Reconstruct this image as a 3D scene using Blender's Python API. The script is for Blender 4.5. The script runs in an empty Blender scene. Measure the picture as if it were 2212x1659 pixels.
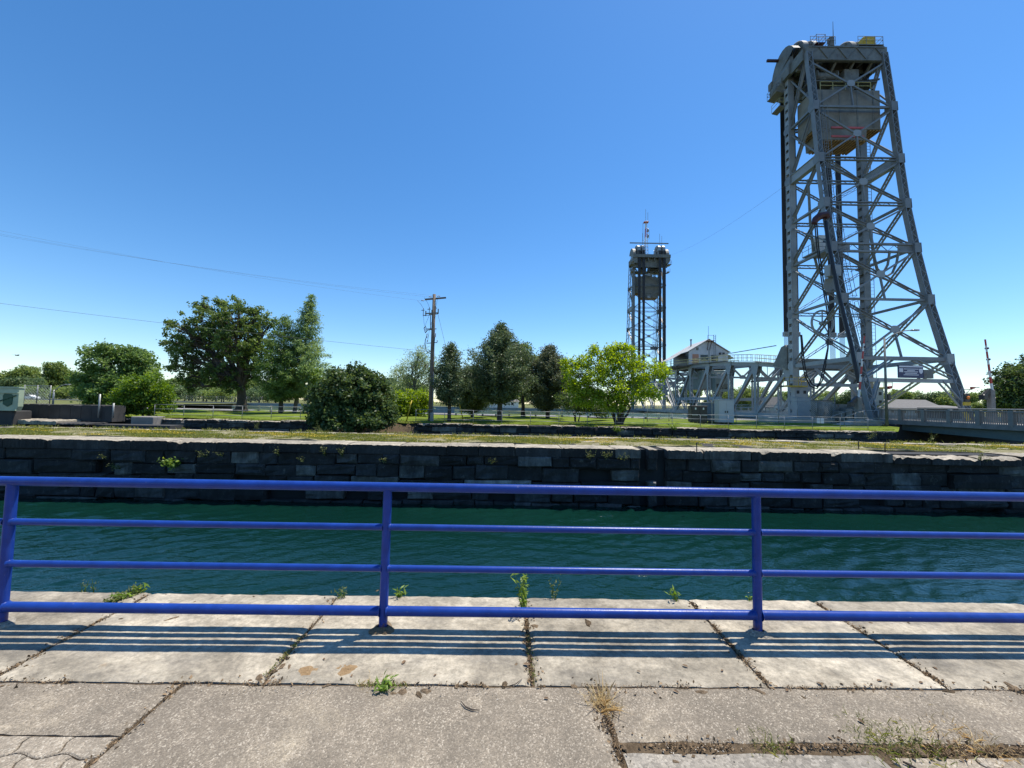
import bpy, math, random
import numpy as np
from mathutils import Vector, Matrix

scene = bpy.context.scene
C = scene.collection
R = math.radians

# ------------------------------------------------------------------ camera
EYE = Vector((0.0, 0.0, 1.65))
YAW, PITCH, ROLL, FPX = 0.0148, 0.0505, 0.0192, 830.0      # FPX: focal length for a 2212 px wide picture
F_ = Vector((math.sin(YAW)*math.cos(PITCH), math.cos(YAW)*math.cos(PITCH), math.sin(PITCH)))
R0 = Vector((math.cos(YAW), -math.sin(YAW), 0)); U0 = R0.cross(F_)
R_ = R0*math.cos(ROLL) + U0*math.sin(ROLL); U_ = U0*math.cos(ROLL) - R0*math.sin(ROLL)
cd = bpy.data.cameras.new('camera'); cam = bpy.data.objects.new('camera', cd); C.objects.link(cam)
M4 = Matrix(((R_.x, U_.x, -F_.x, EYE.x), (R_.y, U_.y, -F_.y, EYE.y), (R_.z, U_.z, -F_.z, EYE.z), (0, 0, 0, 1)))
cam.matrix_world = M4
cd.sensor_width = 36; cd.sensor_fit = 'HORIZONTAL'; cd.lens = FPX/2212*36; cd.clip_start = 0.05; cd.clip_end = 8000
scene.camera = cam

# ------------------------------------------------------------------ sky, sun, exposure
SUN_ELEV, SUN_AZ = R(67.7), R(54.0)          # azimuth measured from +Y (into the picture) towards +X
w = bpy.data.worlds.new('World'); scene.world = w; w.use_nodes = True
nt = w.node_tree; nt.nodes.clear()
sky = nt.nodes.new('ShaderNodeTexSky'); sky.sky_type = 'NISHITA'; sky.sun_disc = False
sky.sun_elevation = SUN_ELEV; sky.sun_rotation = SUN_AZ
sky.altitude = 0; sky.air_density = 1.0; sky.dust_density = 0.12; sky.ozone_density = 4.0
bg = nt.nodes.new('ShaderNodeBackground'); bg.inputs['Strength'].default_value = 0.138
out = nt.nodes.new('ShaderNodeOutputWorld')
hsv = nt.nodes.new('ShaderNodeHueSaturation'); hsv.inputs['Saturation'].default_value = 1.24; hsv.inputs['Value'].default_value = 1.0
nt.links.new(sky.outputs[0], hsv.inputs['Color']); nt.links.new(hsv.outputs[0], bg.inputs[0]); nt.links.new(bg.outputs[0], out.inputs[0])
ld = bpy.data.lights.new('sun', 'SUN'); ld.energy = 5.0; ld.angle = R(0.5); ld.color = (1.0, 0.94, 0.84)
sun = bpy.data.objects.new('sun', ld); C.objects.link(sun)
sdir = Vector((math.sin(SUN_AZ)*math.cos(SUN_ELEV), math.cos(SUN_AZ)*math.cos(SUN_ELEV), math.sin(SUN_ELEV)))
sun.rotation_euler = sdir.to_track_quat('Z', 'Y').to_euler(); sun.location = sdir*200
vs = scene.view_settings
vs.view_transform = 'Standard'; vs.look = 'None'; vs.exposure = 0.42; vs.gamma = 1.0; vs.use_curve_mapping = False
scene.cycles.max_bounces = 6; scene.cycles.transparent_max_bounces = 8
scene.cycles.caustics_reflective = False; scene.cycles.caustics_refractive = False

# ------------------------------------------------------------------ picture point -> place in the world
def ray(x, y): return F_*FPX + R_*(x-1106.0) + U_*(829.5-y)
def at(x, y, Y):
    d = ray(x, y); return EYE + d*(Y/d.y)
def gz(x, y, z=0.0):
    d = ray(x, y); return EYE + d*((z-EYE.z)/d.z)
def gx(x, Y, z=0.0):                     # world X seen at picture column x, at depth Y and height z
    lo, hi = -14.0*Y, 14.0*Y
    for _ in range(50):
        m = (lo+hi)/2; d = Vector((m, Y, z))-EYE
        if 1106+FPX*d.dot(R_)/d.dot(F_) < x: lo = m
        else: hi = m
    return (lo+hi)/2
def horizon(x): return 871.5 + ROLL*(x-1106.0)

# ------------------------------------------------------------------ object helpers
def tag(o, label=None, cat=None, group=None, kind=None):
    if label: o['label'] = label
    if cat: o['category'] = cat
    if group: o['group'] = group
    if kind: o['kind'] = kind
    return o
def empty(name, loc=(0, 0, 0), label=None, cat=None, group=None, rz=0.0):
    o = bpy.data.objects.new(name, None); C.objects.link(o); o.location = loc; o.rotation_euler = (0, 0, rz)
    o.empty_display_size = 0.3
    return tag(o, label, cat, group)
def children(o): return [c for c in bpy.data.objects if c.parent == o]
def copy_tree(o, parent=None):
    kids = list(o.children)
    c = o.copy(); C.objects.link(c)
    if parent is not None: c.parent = parent
    for k in kids: copy_tree(k, c)
    return c
def link_mesh(name, me, m=None, parent=None, smooth=False):
    if m: me.materials.append(m)
    o = bpy.data.objects.new(name, me); C.objects.link(o)
    if parent is not None: o.parent = parent
    if smooth:
        me.polygons.foreach_set('use_smooth', [True]*len(me.polygons)); me.update()
    return o

class MB:
    """collects simple solids, then links them as ONE mesh object"""
    def __init__(s): s.v = []; s.f = []
    def add(s, vs_, fs_):
        b = len(s.v); s.v.extend([tuple(p) for p in vs_]); s.f.extend([tuple(i+b for i in f) for f in fs_]); return s
    def box(s, x0, x1, y0, y1, z0, z1):
        return s.add([(x0,y0,z0),(x1,y0,z0),(x1,y1,z0),(x0,y1,z0),(x0,y0,z1),(x1,y0,z1),(x1,y1,z1),(x0,y1,z1)],
              [(0,3,2,1),(4,5,6,7),(0,1,5,4),(1,2,6,5),(2,3,7,6),(3,0,4,7)])
    def cbox(s, x0, x1, y0, y1, z0, z1, b=0.02):      # box with chamfered vertical edges and top
        p = [(x0+b,y0),(x1-b,y0),(x1,y0+b),(x1,y1-b),(x1-b,y1),(x0+b,y1),(x0,y1-b),(x0,y0+b)]
        cx, cy = (x0+x1)/2, (y0+y1)/2
        kx, ky = 1-2*b/max(1e-6, x1-x0), 1-2*b/max(1e-6, y1-y0)
        q = [(cx+(a-cx)*kx, cy+(c-cy)*ky) for a, c in p]
        V = [(a,c,z0) for a,c in p]+[(a,c,z1-b) for a,c in p]+[(a,c,z1) for a,c in q]
        F = [tuple(range(7,-1,-1)), tuple(range(16,24))]
        for i in range(8):
            j = (i+1) % 8
            F += [(i,j,8+j,8+i),(8+i,8+j,16+j,16+i)]
        return s.add(V, F)
    def frame(s, p0, p1, up=(0,0,1)):
        p0, p1 = Vector(p0), Vector(p1); d = (p1-p0).normalized(); up = Vector(up)
        if abs(d.dot(up)) > 0.98: up = Vector((0,1,0)) if abs(d.y) < 0.9 else Vector((1,0,0))
        sx = d.cross(up).normalized(); sy = sx.cross(d).normalized()
        return p0, p1, d, sx, sy
    def bar(s, p0, p1, w_, h_, up=(0,0,1), ox=0.0, oy=0.0):
        p0, p1, d, sx, sy = s.frame(p0, p1, up)
        o = sx*ox + sy*oy; a, b = sx*(w_/2), sy*(h_/2)
        V = [p0+o-a-b, p0+o+a-b, p0+o+a+b, p0+o-a+b, p1+o-a-b, p1+o+a-b, p1+o+a+b, p1+o-a+b]
        return s.add(V, [(0,3,2,1),(4,5,6,7),(0,1,5,4),(1,2,6,5),(2,3,7,6),(3,0,4,7)])
    def tube(s, pts, r, n=8, cap=True):
        pts = [Vector(p) for p in pts]; rs = r if isinstance(r, (list, tuple)) else [r]*len(pts)
        b = len(s.v); prev = None
        for i, p in enumerate(pts):
            d = (pts[min(i+1, len(pts)-1)] - pts[max(i-1, 0)]).normalized()
            if prev is None:
                a = d.cross(Vector((0,0,1)))
                if a.length < 0.05: a = d.cross(Vector((0,1,0)))
            else:
                a = prev - d*prev.dot(d)
            a.normalize(); prev = a; c = d.cross(a)
            for k in range(n):
                t = 2*math.pi*k/n; s.v.append(tuple(p + (a*math.cos(t)+c*math.sin(t))*rs[i]))
        for i in range(len(pts)-1):
            for k in range(n):
                k2 = (k+1) % n
                s.f.append((b+i*n+k, b+i*n+k2, b+(i+1)*n+k2, b+(i+1)*n+k))
        if cap:
            s.f.append(tuple(b+k for k in range(n-1,-1,-1))); e = b+(len(pts)-1)*n
            s.f.append(tuple(e+k for k in range(n)))
        return s
    def prism(s, poly, y0, y1, plane='xz'):           # polygon in xz (or xy / yz) pushed along the third axis
        n = len(poly)
        def P(a, b, t): return {'xz': (a, t, b), 'xy': (a, b, t), 'yz': (t, a, b)}[plane]
        V = [P(a,b,y0) for a,b in poly]+[P(a,b,y1) for a,b in poly]
        F = [tuple(range(n)), tuple(range(2*n-1, n-1, -1))]+[(i, n+i, n+(i+1)%n, (i+1)%n) for i in range(n)]
        return s.add(V, F)
    def laced(s, p0, p1, w_, d_, up=(0,0,1), t=0.09, pitch=None, lace=0.06):
        """two chords w_ apart joined by zigzag lacing"""
        a0, a1, d, sx, sy = s.frame(p0, p1, up)
        for q in (-1, 1): s.bar(p0, p1, d_, t, up, 0, q*(w_/2-t/2))
        L = (a1-a0).length; n = max(2, int(round(L/(pitch or w_*1.05)))); h = w_/2-t
        for i in range(n):
            q = 1 if i % 2 else -1
            s.bar(a0+d*(L*i/n)+sy*(q*h), a0+d*(L*(i+1)/n)-sy*(q*h), 0.025, lace, up=sx)
        return s
    def build(s, name, m=None, parent=None, smooth=False, recalc=False):
        me = bpy.data.meshes.new(name); me.from_pydata(s.v, [], s.f); me.update()
        if recalc:
            import bmesh
            b = bmesh.new(); b.from_mesh(me); bmesh.ops.recalc_face_normals(b, faces=b.faces); b.to_mesh(me); b.free()
        return link_mesh(name, me, m, parent, smooth)

def auto_smooth(o, ang=40):
    me = o.data
    me.polygons.foreach_set('use_smooth', [True]*len(me.polygons))
    try: me.set_sharp_from_angle(angle=R(ang))
    except Exception: pass
    return o

# ------------------------------------------------------------------ materials
def nodes(name):
    m = bpy.data.materials.new(name); m.use_nodes = True; n = m.node_tree
    return m, n, n.nodes['Principled BSDF']
def ramp(n, stops):
    r = n.nodes.new('ShaderNodeValToRGB'); e = r.color_ramp.elements
    while len(e) < len(stops): e.new(0.5)
    for i, (p, c) in enumerate(stops):
        e[i].position = p; e[i].color = (c[0], c[1], c[2], 1) if not isinstance(c, (int, float)) else (c, c, c, 1)
    return r
def noise(n, scale, detail=4, rough=0.6, vec=None, dist=0.0):
    t = n.nodes.new('ShaderNodeTexNoise'); t.inputs['Scale'].default_value = scale; t.inputs['Detail'].default_value = detail
    t.inputs['Roughness'].default_value = rough; t.inputs['Distortion'].default_value = dist
    if vec is not None: n.links.new(vec, t.inputs['Vector'])
    return t
def coord(n, scale=(1,1,1), which='Object', rot=(0,0,0)):
    c = n.nodes.new('ShaderNodeTexCoord'); mp = n.nodes.new('ShaderNodeMapping'); mp.inputs['Scale'].default_value = scale
    mp.inputs['Rotation'].default_value = rot
    n.links.new(c.outputs[which], mp.inputs['Vector']); return mp.outputs[0]
def wcoord(n, scale=(1,1,1), rot=(0,0,0)):          # world position
    c = n.nodes.new('ShaderNodeNewGeometry'); mp = n.nodes.new('ShaderNodeMapping'); mp.inputs['Scale'].default_value = scale
    mp.inputs['Rotation'].default_value = rot
    n.links.new(c.outputs['Position'], mp.inputs['Vector']); return mp.outputs[0]
def mix(n, fac, a, b, mode='MIX'):
    x = n.nodes.new('ShaderNodeMix'); x.data_type = 'RGBA'; x.blend_type = mode
    for s, v in ((0, fac), (6, a), (7, b)):
        if hasattr(v, 'is_output') or isinstance(v, bpy.types.NodeSocket): n.links.new(v, x.inputs[s])
        elif s == 0: x.inputs[0].default_value = v
        else: x.inputs[s].default_value = (v[0], v[1], v[2], 1)
    return x.outputs[2]
def bump(n, b, h, strength=0.3, dist=0.02):
    k = n.nodes.new('ShaderNodeBump'); k.inputs['Strength'].default_value = strength; k.inputs['Distance'].default_value = dist
    n.links.new(h, k.inputs['Height']); n.links.new(k.outputs[0], b.inputs['Normal']); return k
def painted(name, col, rough=0.5, var=0.25, scale=1.5, rust=0.0, metal=0.0, rustcol=(0.10,0.045,0.025), bmp=0.1, world=True):
    """painted or plain surface: colour varies softly, with dirt streaks and rust spots"""
    m, n, b = nodes(name)
    v = wcoord(n) if world else coord(n)
    t = noise(n, scale, 5, 0.65, v)
    dk = tuple(c*(1-var) for c in col); lt = tuple(min(1, c*(1+var*0.7)) for c in col)
    r = ramp(n, [(0.3, dk), (0.7, lt)]); n.links.new(t.outputs['Fac'], r.inputs[0]); colr = r.outputs[0]
    if rust > 0:
        t2 = noise(n, scale*3.1, 6, 0.7, wcoord(n, (1,1,0.35)) if world else coord(n, (1,1,0.35)))
        r2 = ramp(n, [(0.66-rust*0.25, 0.0), (0.74-rust*0.2, 0.8)]); n.links.new(t2.outputs['Fac'], r2.inputs[0])
        colr = mix(n, r2.outputs[0], colr, rustcol)
    n.links.new(colr, b.inputs['Base Color'])
    b.inputs['Roughness'].default_value = rough; b.inputs['Metallic'].default_value = metal
    if bmp: bump(n, b, noise(n, scale*14, 3, 0.6, v).outputs['Fac'], bmp, 0.01)
    return m
def plain(name, col, rough=0.6, metal=0.0):
    m, n, b = nodes(name); b.inputs['Base Color'].default_value = (*col, 1); b.inputs['Roughness'].default_value = rough
    b.inputs['Metallic'].default_value = metal; return m
def leafmat(name, a, bcol, trans=0.35, rough=0.5, spec=0.35):
    m, n, b = nodes(name)
    at_ = n.nodes.new('ShaderNodeAttribute'); at_.attribute_name = 'tint'
    r = ramp(n, [(0.0, a), (1.0, bcol)]); n.links.new(at_.outputs['Fac'], r.inputs[0])
    n.links.new(r.outputs[0], b.inputs['Base Color']); b.inputs['Roughness'].default_value = rough
    b.inputs['Specular IOR Level'].default_value = spec
    tr = n.nodes.new('ShaderNodeBsdfTranslucent')
    hs = n.nodes.new('ShaderNodeHueSaturation'); hs.inputs['Hue'].default_value = 0.48; hs.inputs['Saturation'].default_value = 1.15; hs.inputs['Value'].default_value = 1.6
    n.links.new(r.outputs[0], hs.inputs['Color']); n.links.new(hs.outputs[0], tr.inputs['Color'])
    ms = n.nodes.new('ShaderNodeMixShader'); ms.inputs[0].default_value = trans
    n.links.new(b.outputs[0], ms.inputs[1]); n.links.new(tr.outputs[0], ms.inputs[2])
    n.links.new(ms.outputs[0], n.nodes['Material Output'].inputs['Surface']); return m

M = {}
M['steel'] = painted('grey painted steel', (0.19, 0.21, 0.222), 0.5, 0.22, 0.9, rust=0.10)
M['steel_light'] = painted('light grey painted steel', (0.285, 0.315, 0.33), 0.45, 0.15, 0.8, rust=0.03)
M['steel_old'] = painted('dirty weathered steel', (0.16, 0.168, 0.152), 0.6, 0.35, 1.2, rust=0.3)
M['rope'] = painted('greased wire rope', (0.022, 0.021, 0.024), 0.55, 0.3, 3.0)
M['cable'] = plain('black rubber cable', (0.012, 0.012, 0.014), 0.5)
M['maroon'] = painted('maroon painted steel', (0.055, 0.012, 0.012), 0.5, 0.3, 2.0)
M['cweight'] = painted('stained grey concrete', (0.215, 0.212, 0.185), 0.85, 0.35, 0.55, rust=0.16, rustcol=(0.10,0.10,0.085), bmp=0.3)
M['cw_under'] = painted('rust stained corrugated underside', (0.36, 0.22, 0.085), 0.8, 0.4, 1.2, rust=0.3, rustcol=(0.14,0.07,0.03))
M['redpaint'] = painted('faded red paint', (0.55, 0.10, 0.09), 0.5, 0.15, 2.0)
M['white'] = painted('white paint', (0.72, 0.72, 0.70), 0.5, 0.06, 2.0, bmp=0)
M['offwhite'] = painted('weathered white siding', (0.50, 0.52, 0.55), 0.6, 0.10, 1.2, rust=0.02, bmp=0.05)
M['yellow'] = painted('safety yellow paint', (0.60, 0.42, 0.03), 0.5, 0.18, 2.0, rust=0.05)
M['yellow_dull'] = painted('dull yellow green railing paint', (0.42, 0.40, 0.18), 0.55, 0.2, 2.0, rust=0.08)
M['orange'] = plain('orange paint', (0.75, 0.22, 0.02), 0.5)
M['door'] = painted('peach painted door', (0.42, 0.21, 0.14), 0.6, 0.1, 2.0)
M['roof_metal'] = painted('pale metal roof', (0.50, 0.49, 0.46), 0.45, 0.10, 0.8, bmp=0)
M['shingle'] = painted('grey brown shingles', (0.17, 0.16, 0.15), 0.85, 0.2, 2.0)
M['dark'] = plain('dark interior', (0.015, 0.016, 0.018), 0.6)
M['glass'] = plain('dark window glass', (0.02, 0.025, 0.03), 0.08)
M['blackbox'] = painted('black enamelled metal', (0.02, 0.02, 0.022), 0.4, 0.2, 2.0)
M['cabinet'] = painted('light grey cabinet enamel', (0.42, 0.44, 0.47), 0.4, 0.06, 1.5, bmp=0)
M['galv'] = painted('galvanised pipe', (0.30, 0.305, 0.295), 0.45, 0.2, 3.0, rust=0.06, metal=0.3)
M['chain'] = painted('galvanised chain link', (0.36, 0.40, 0.40), 0.5, 0.1, 3.0, metal=0.2, bmp=0)
M['concrete'] = painted('weathered concrete', (0.36, 0.35, 0.32), 0.9, 0.22, 1.1, rust=0.10, rustcol=(0.17,0.165,0.15), bmp=0.25)
M['parapet'] = painted('grey parapet concrete', (0.24, 0.225, 0.205), 0.9, 0.25, 1.3, rust=0.15, rustcol=(0.11,0.105,0.095), bmp=0.25)
M['room'] = painted('grey green machinery room paint', (0.2, 0.25, 0.235), 0.55, 0.2, 0.8, rust=0.08)
M['concrete_dk'] = painted('shade-darkened stained concrete', (0.046, 0.044, 0.043), 0.9, 0.4, 0.8, rust=0.2, rustcol=(0.05,0.048,0.045), bmp=0.4)  # concrete colour lowered to stand for canal shade, with random stains
M['girder'] = painted('grey green girder paint', (0.115, 0.145, 0.132), 0.55, 0.2, 0.8, rust=0.08)
M['palegreen'] = painted('pale green painted plate', (0.36, 0.43, 0.30), 0.55, 0.18, 1.0, rust=0.06)
M['dkgreen'] = painted('dark green surface', (0.012, 0.075, 0.04), 0.6, 0.35, 2.0)
M['wood'] = painted('weathered pole wood', (0.17, 0.135, 0.105), 0.9, 0.3, 3.0, bmp=0.3)
M['bark'] = painted('brown bark', (0.085, 0.065, 0.05), 0.95, 0.4, 5.0, bmp=0.5)
M['bark_grey'] = painted('grey bark', (0.14, 0.12, 0.10), 0.95, 0.4, 5.0, bmp=0.5)
M['insulator'] = plain('grey porcelain', (0.30, 0.31, 0.33), 0.3)
M['signblue'] = plain('navy sign face', (0.018, 0.03, 0.10), 0.4)
M['signtext'] = plain('white sign print', (0.62, 0.64, 0.70), 0.5)
M['carwhite'] = plain('white car paint', (0.7, 0.7, 0.7), 0.25)
M['red'] = painted('red paint', (0.45, 0.05, 0.04), 0.5, 0.15, 2.0)
M['feather'] = plain('dark grey feathers', (0.05, 0.05, 0.055), 0.8)
# ---- materials with structure of their own
def m_blue():
    m, n, b = nodes('glossy blue railing paint')
    v = wcoord(n); t = noise(n, 9, 5, 0.65, v)
    r = ramp(n, [(0.3, (0.009, 0.036, 0.21)), (0.7, (0.014, 0.055, 0.31))]); n.links.new(t.outputs['Fac'], r.inputs[0])
    t2 = noise(n, 46, 3, 0.7, wcoord(n, (0.6,1,1))); r2 = ramp(n, [(0.70, 0.0), (0.74, 0.5)]); n.links.new(t2.outputs['Fac'], r2.inputs[0])
    c = mix(n, r2.outputs[0], r.outputs[0], (0.24,0.27,0.42))
    sp = n.nodes.new('ShaderNodeSeparateXYZ'); n.links.new(wcoord(n), sp.inputs[0]); rz = ramp(n, [(0.02, 1.0), (0.10, 0.0)]); n.links.new(sp.outputs[2], rz.inputs[0])
    t4 = noise(n, 38, 5, 0.75, v); r4 = ramp(n, [(0.44, 0.0), (0.56, 0.9)]); n.links.new(t4.outputs['Fac'], r4.inputs[0])
    c = mix(n, mix(n, 1.0, rz.outputs[0], r4.outputs[0], 'MULTIPLY'), c, (0.10,0.05,0.03))
    t5 = noise(n, 21, 4, 0.7, v); r5 = ramp(n, [(0.72, 0.0), (0.76, 0.8)]); n.links.new(t5.outputs['Fac'], r5.inputs[0]); c = mix(n, r5.outputs[0], c, (0.09,0.06,0.05))
    n.links.new(c, b.inputs['Base Color'])
    b.inputs['Roughness'].default_value = 0.34; b.inputs['Specular IOR Level'].default_value = 0.32
    bump(n, b, noise(n, 60, 3, 0.6, v).outputs['Fac'], 0.22, 0.004); return m
M['blue'] = m_blue()
def m_coping():
    m, n, b = nodes('weathered pale coping stone')
    v = wcoord(n); info = n.nodes.new('ShaderNodeObjectInfo')
    t = noise(n, 2.2, 8, 0.68, v, 0.4); r = ramp(n, [(0.28, (0.215,0.185,0.14)), (0.46, (0.375,0.325,0.245)), (0.66, (0.54,0.475,0.365))]); n.links.new(t.outputs['Fac'], r.inputs[0])
    t1 = noise(n, 26, 5, 0.75, v); r1 = ramp(n, [(0.3, 0.62), (0.62, 1.12)]); n.links.new(t1.outputs['Fac'], r1.inputs[0])
    c = mix(n, 1.0, r.outputs[0], r1.outputs[0], 'MULTIPLY')
    t2 = noise(n, 1.1, 6, 0.7, wcoord(n, (1,2.2,1))); r2 = ramp(n, [(0.5, 0.0), (0.66, 0.55)]); n.links.new(t2.outputs['Fac'], r2.inputs[0])
    c = mix(n, r2.outputs[0], c, (0.215,0.195,0.165))
    t3 = noise(n, 5.5, 4, 0.6, v); r3 = ramp(n, [(0.66, 0.0), (0.74, 0.5)]); n.links.new(t3.outputs['Fac'], r3.inputs[0])
    c = mix(n, r3.outputs[0], c, (0.33,0.24,0.14))
    t5 = noise(n, 3.3, 9, 0.78, wcoord(n, (1,1.6,1), (0,0,R(35)))); r5 = ramp(n, [(0.40, 0.62), (0.56, 1.0), (0.75, 1.12)]); n.links.new(t5.outputs['Fac'], r5.inputs[0]); c = mix(n, 1.0, c, r5.outputs[0], 'MULTIPLY')
    vs_ = n.nodes.new('ShaderNodeTexVoronoi'); vs_.inputs['Scale'].default_value = 34; n.links.new(v, vs_.inputs['Vector']); r6 = ramp(n, [(0.10, 0.55), (0.17, 0.0)]); n.links.new(vs_.outputs['Distance'], r6.inputs[0])
    t7 = noise(n, 4.0, 3, 0.6, v); r7 = ramp(n, [(0.52, 0.0), (0.6, 1.0)]); n.links.new(t7.outputs['Fac'], r7.inputs[0]); c = mix(n, mix(n, 1.0, r6.outputs[0], r7.outputs[0], 'MULTIPLY'), c, (0.12,0.10,0.075))
    rr = ramp(n, [(0.0, 0.80), (1.0, 1.12)]); n.links.new(info.outputs['Random'], rr.inputs[0]); c = mix(n, 1.0, c, rr.outputs[0], 'MULTIPLY')
    n.links.new(c, b.inputs['Base Color']); b.inputs['Roughness'].default_value = 0.9
    tb = noise(n, 40, 8, 0.7, v); bump(n, b, tb.outputs['Fac'], 0.55, 0.012); return m
M['coping'] = m_coping()
def m_slab(name, base, speck, grain=150.0, warm=(0.36,0.30,0.215)):
    m, n, b = nodes(name)
    v = wcoord(n)
    t = noise(n, 1.7, 6, 0.65, v, 0.5); r = ramp(n, [(0.32, tuple(c*0.72 for c in base)), (0.55, base), (0.72, warm)]); n.links.new(t.outputs['Fac'], r.inputs[0])
    vo = n.nodes.new('ShaderNodeTexVoronoi'); vo.inputs['Scale'].default_value = grain; n.links.new(v, vo.inputs['Vector'])
    sep = n.nodes.new('ShaderNodeSeparateColor'); n.links.new(vo.outputs['Color'], sep.inputs[0])
    rs = ramp(n, [(0.0, 0.66), (0.5, 0.97), (1.0, 1.30)]); n.links.new(sep.outputs[0], rs.inputs[0])
    c = mix(n, 1.0, r.outputs[0], rs.outputs[0], 'MULTIPLY')
    rb = ramp(n, [(0.84, 0.0), (0.92, 0.7)]); n.links.new(sep.outputs[1], rb.inputs[0]); c = mix(n, rb.outputs[0], c, speck)
    tt = noise(n, 240, 3, 0.7, v); rt = ramp(n, [(0.3, 0.72), (0.7, 1.2)]); n.links.new(tt.outputs['Fac'], rt.inputs[0]); c = mix(n, 1.0, c, rt.outputs[0], 'MULTIPLY')
    t4 = noise(n, 7.0, 5, 0.7, v); r4 = ramp(n, [(0.42, 0.0), (0.62, 0.45)]); n.links.new(t4.outputs['Fac'], r4.inputs[0]); c = mix(n, r4.outputs[0], c, tuple(x*0.55 for x in base))
    wv = noise(n, 1.3, 4, 0.6, wcoord(n, (1,1.4,1)), 1.2); ab = n.nodes.new('ShaderNodeMath'); ab.operation = 'ABSOLUTE'; sb = n.nodes.new('ShaderNodeMath'); sb.operation = 'SUBTRACT'; sb.inputs[1].default_value = 0.5
    n.links.new(wv.outputs['Fac'], sb.inputs[0]); n.links.new(sb.outputs[0], ab.inputs[0]); rc = ramp(n, [(0.0, 0.4), (0.0035, 0.0)]); n.links.new(ab.outputs[0], rc.inputs[0])
    tm = noise(n, 0.9, 2, 0.5, v); rm = ramp(n, [(0.5, 0.0), (0.56, 1.0)]); n.links.new(tm.outputs['Fac'], rm.inputs[0]); c = mix(n, mix(n, 1.0, rc.outputs[0], rm.outputs[0], 'MULTIPLY'), c, tuple(x*0.3 for x in base))
    ts = noise(n, 2.4, 5, 0.7, wcoord(n, (1.5,0.8,1), (0,0,R(20)))); rs2 = ramp(n, [(0.52, 0.0), (0.70, 0.5)]); n.links.new(ts.outputs['Fac'], rs2.inputs[0]); c = mix(n, rs2.outputs[0], c, tuple(x*0.58 for x in base))
    n.links.new(c, b.inputs['Base Color']); b.inputs['Roughness'].default_value = 0.92
    iv = n.nodes.new('ShaderNodeMath'); iv.operation = 'SUBTRACT'; iv.inputs[0].default_value = 1.0; n.links.new(vo.outputs['Distance'], iv.inputs[1])
    bump(n, b, iv.outputs[0], 0.45, 0.006); return m
M['slab'] = m_slab('exposed aggregate slab', (0.25,0.208,0.155), (0.50,0.435,0.34))
M['paver'] = m_slab('tan interlocking paver', (0.34,0.285,0.215), (0.56,0.50,0.40), 130.0, (0.41,0.34,0.245))
M['patch'] = m_slab('rough pale mortar patch', (0.28,0.25,0.205), (0.40,0.36,0.30), 90.0, (0.34,0.30,0.24))
def m_dirt(name, a, b_, sc=25):
    m, n, b = nodes(name); v = wcoord(n); t = noise(n, sc, 8, 0.75, v)
    r = ramp(n, [(0.3, a), (0.7, b_)]); n.links.new(t.outputs['Fac'], r.inputs[0]); n.links.new(r.outputs[0], b.inputs['Base Color'])
    b.inputs['Roughness'].default_value = 1.0; b.inputs['Specular IOR Level'].default_value = 0.1; bump(n, b, t.outputs['Fac'], 0.8, 0.02); return m
M['dirt'] = m_dirt('brown joint soil', (0.045,0.032,0.02), (0.17,0.125,0.08))
M['clod'] = m_dirt('dried clay clod', (0.10,0.07,0.045), (0.27,0.20,0.13), 40)
M['leafdry'] = painted('dry brown leaf', (0.17,0.105,0.055), 0.8, 0.4, 20)
M['straw'] = leafmat('dry straw', (0.42,0.31,0.14), (0.62,0.50,0.27), 0.25)
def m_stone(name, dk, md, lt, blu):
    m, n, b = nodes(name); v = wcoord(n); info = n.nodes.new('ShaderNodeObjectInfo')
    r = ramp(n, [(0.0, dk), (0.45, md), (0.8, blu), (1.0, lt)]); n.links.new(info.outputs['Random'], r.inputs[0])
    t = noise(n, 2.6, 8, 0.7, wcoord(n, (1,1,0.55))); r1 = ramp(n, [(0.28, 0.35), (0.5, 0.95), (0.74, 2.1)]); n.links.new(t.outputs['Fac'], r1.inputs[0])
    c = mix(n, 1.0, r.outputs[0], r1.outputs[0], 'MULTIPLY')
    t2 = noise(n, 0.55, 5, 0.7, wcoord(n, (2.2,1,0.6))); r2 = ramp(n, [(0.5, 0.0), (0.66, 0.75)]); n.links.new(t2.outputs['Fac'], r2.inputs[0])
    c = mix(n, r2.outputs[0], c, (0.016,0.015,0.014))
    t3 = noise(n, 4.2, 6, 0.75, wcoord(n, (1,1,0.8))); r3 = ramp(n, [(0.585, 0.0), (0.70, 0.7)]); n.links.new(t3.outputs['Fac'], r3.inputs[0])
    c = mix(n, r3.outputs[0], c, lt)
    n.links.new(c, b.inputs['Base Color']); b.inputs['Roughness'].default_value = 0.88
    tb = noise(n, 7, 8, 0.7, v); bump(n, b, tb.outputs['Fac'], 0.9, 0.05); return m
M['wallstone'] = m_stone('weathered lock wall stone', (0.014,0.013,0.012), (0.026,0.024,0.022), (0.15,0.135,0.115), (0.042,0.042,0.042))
M['palestone'] = m_stone('pale rounded wall stone', (0.10,0.095,0.085), (0.14,0.13,0.115), (0.26,0.24,0.21), (0.12,0.12,0.115))
M['wallcore'] = painted('dark wall core', (0.03,0.029,0.028), 0.95, 0.3, 1.0)
def m_water():
    m, n, b = nodes('green canal water')
    d = noise(n, 1.0, 3, 0.55, wcoord(n, (5.0, 11.0, 1), (0,0,R(16))))
    t = noise(n, 0.12, 3, 0.5, wcoord(n)); r = ramp(n, [(0.35, (0.002,0.019,0.0145)), (0.65, (0.0035,0.026,0.019))]); n.links.new(t.outputs['Fac'], r.inputs[0])
    n.links.new(r.outputs[0], b.inputs['Base Color'])
    b.inputs['Roughness'].default_value = 0.035; b.inputs['IOR'].default_value = 1.333; b.inputs['Specular IOR Level'].default_value = 0.95
    bump(n, b, d.outputs['Fac'], 0.8, 0.03); return m
M['water'] = m_water()
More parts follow.
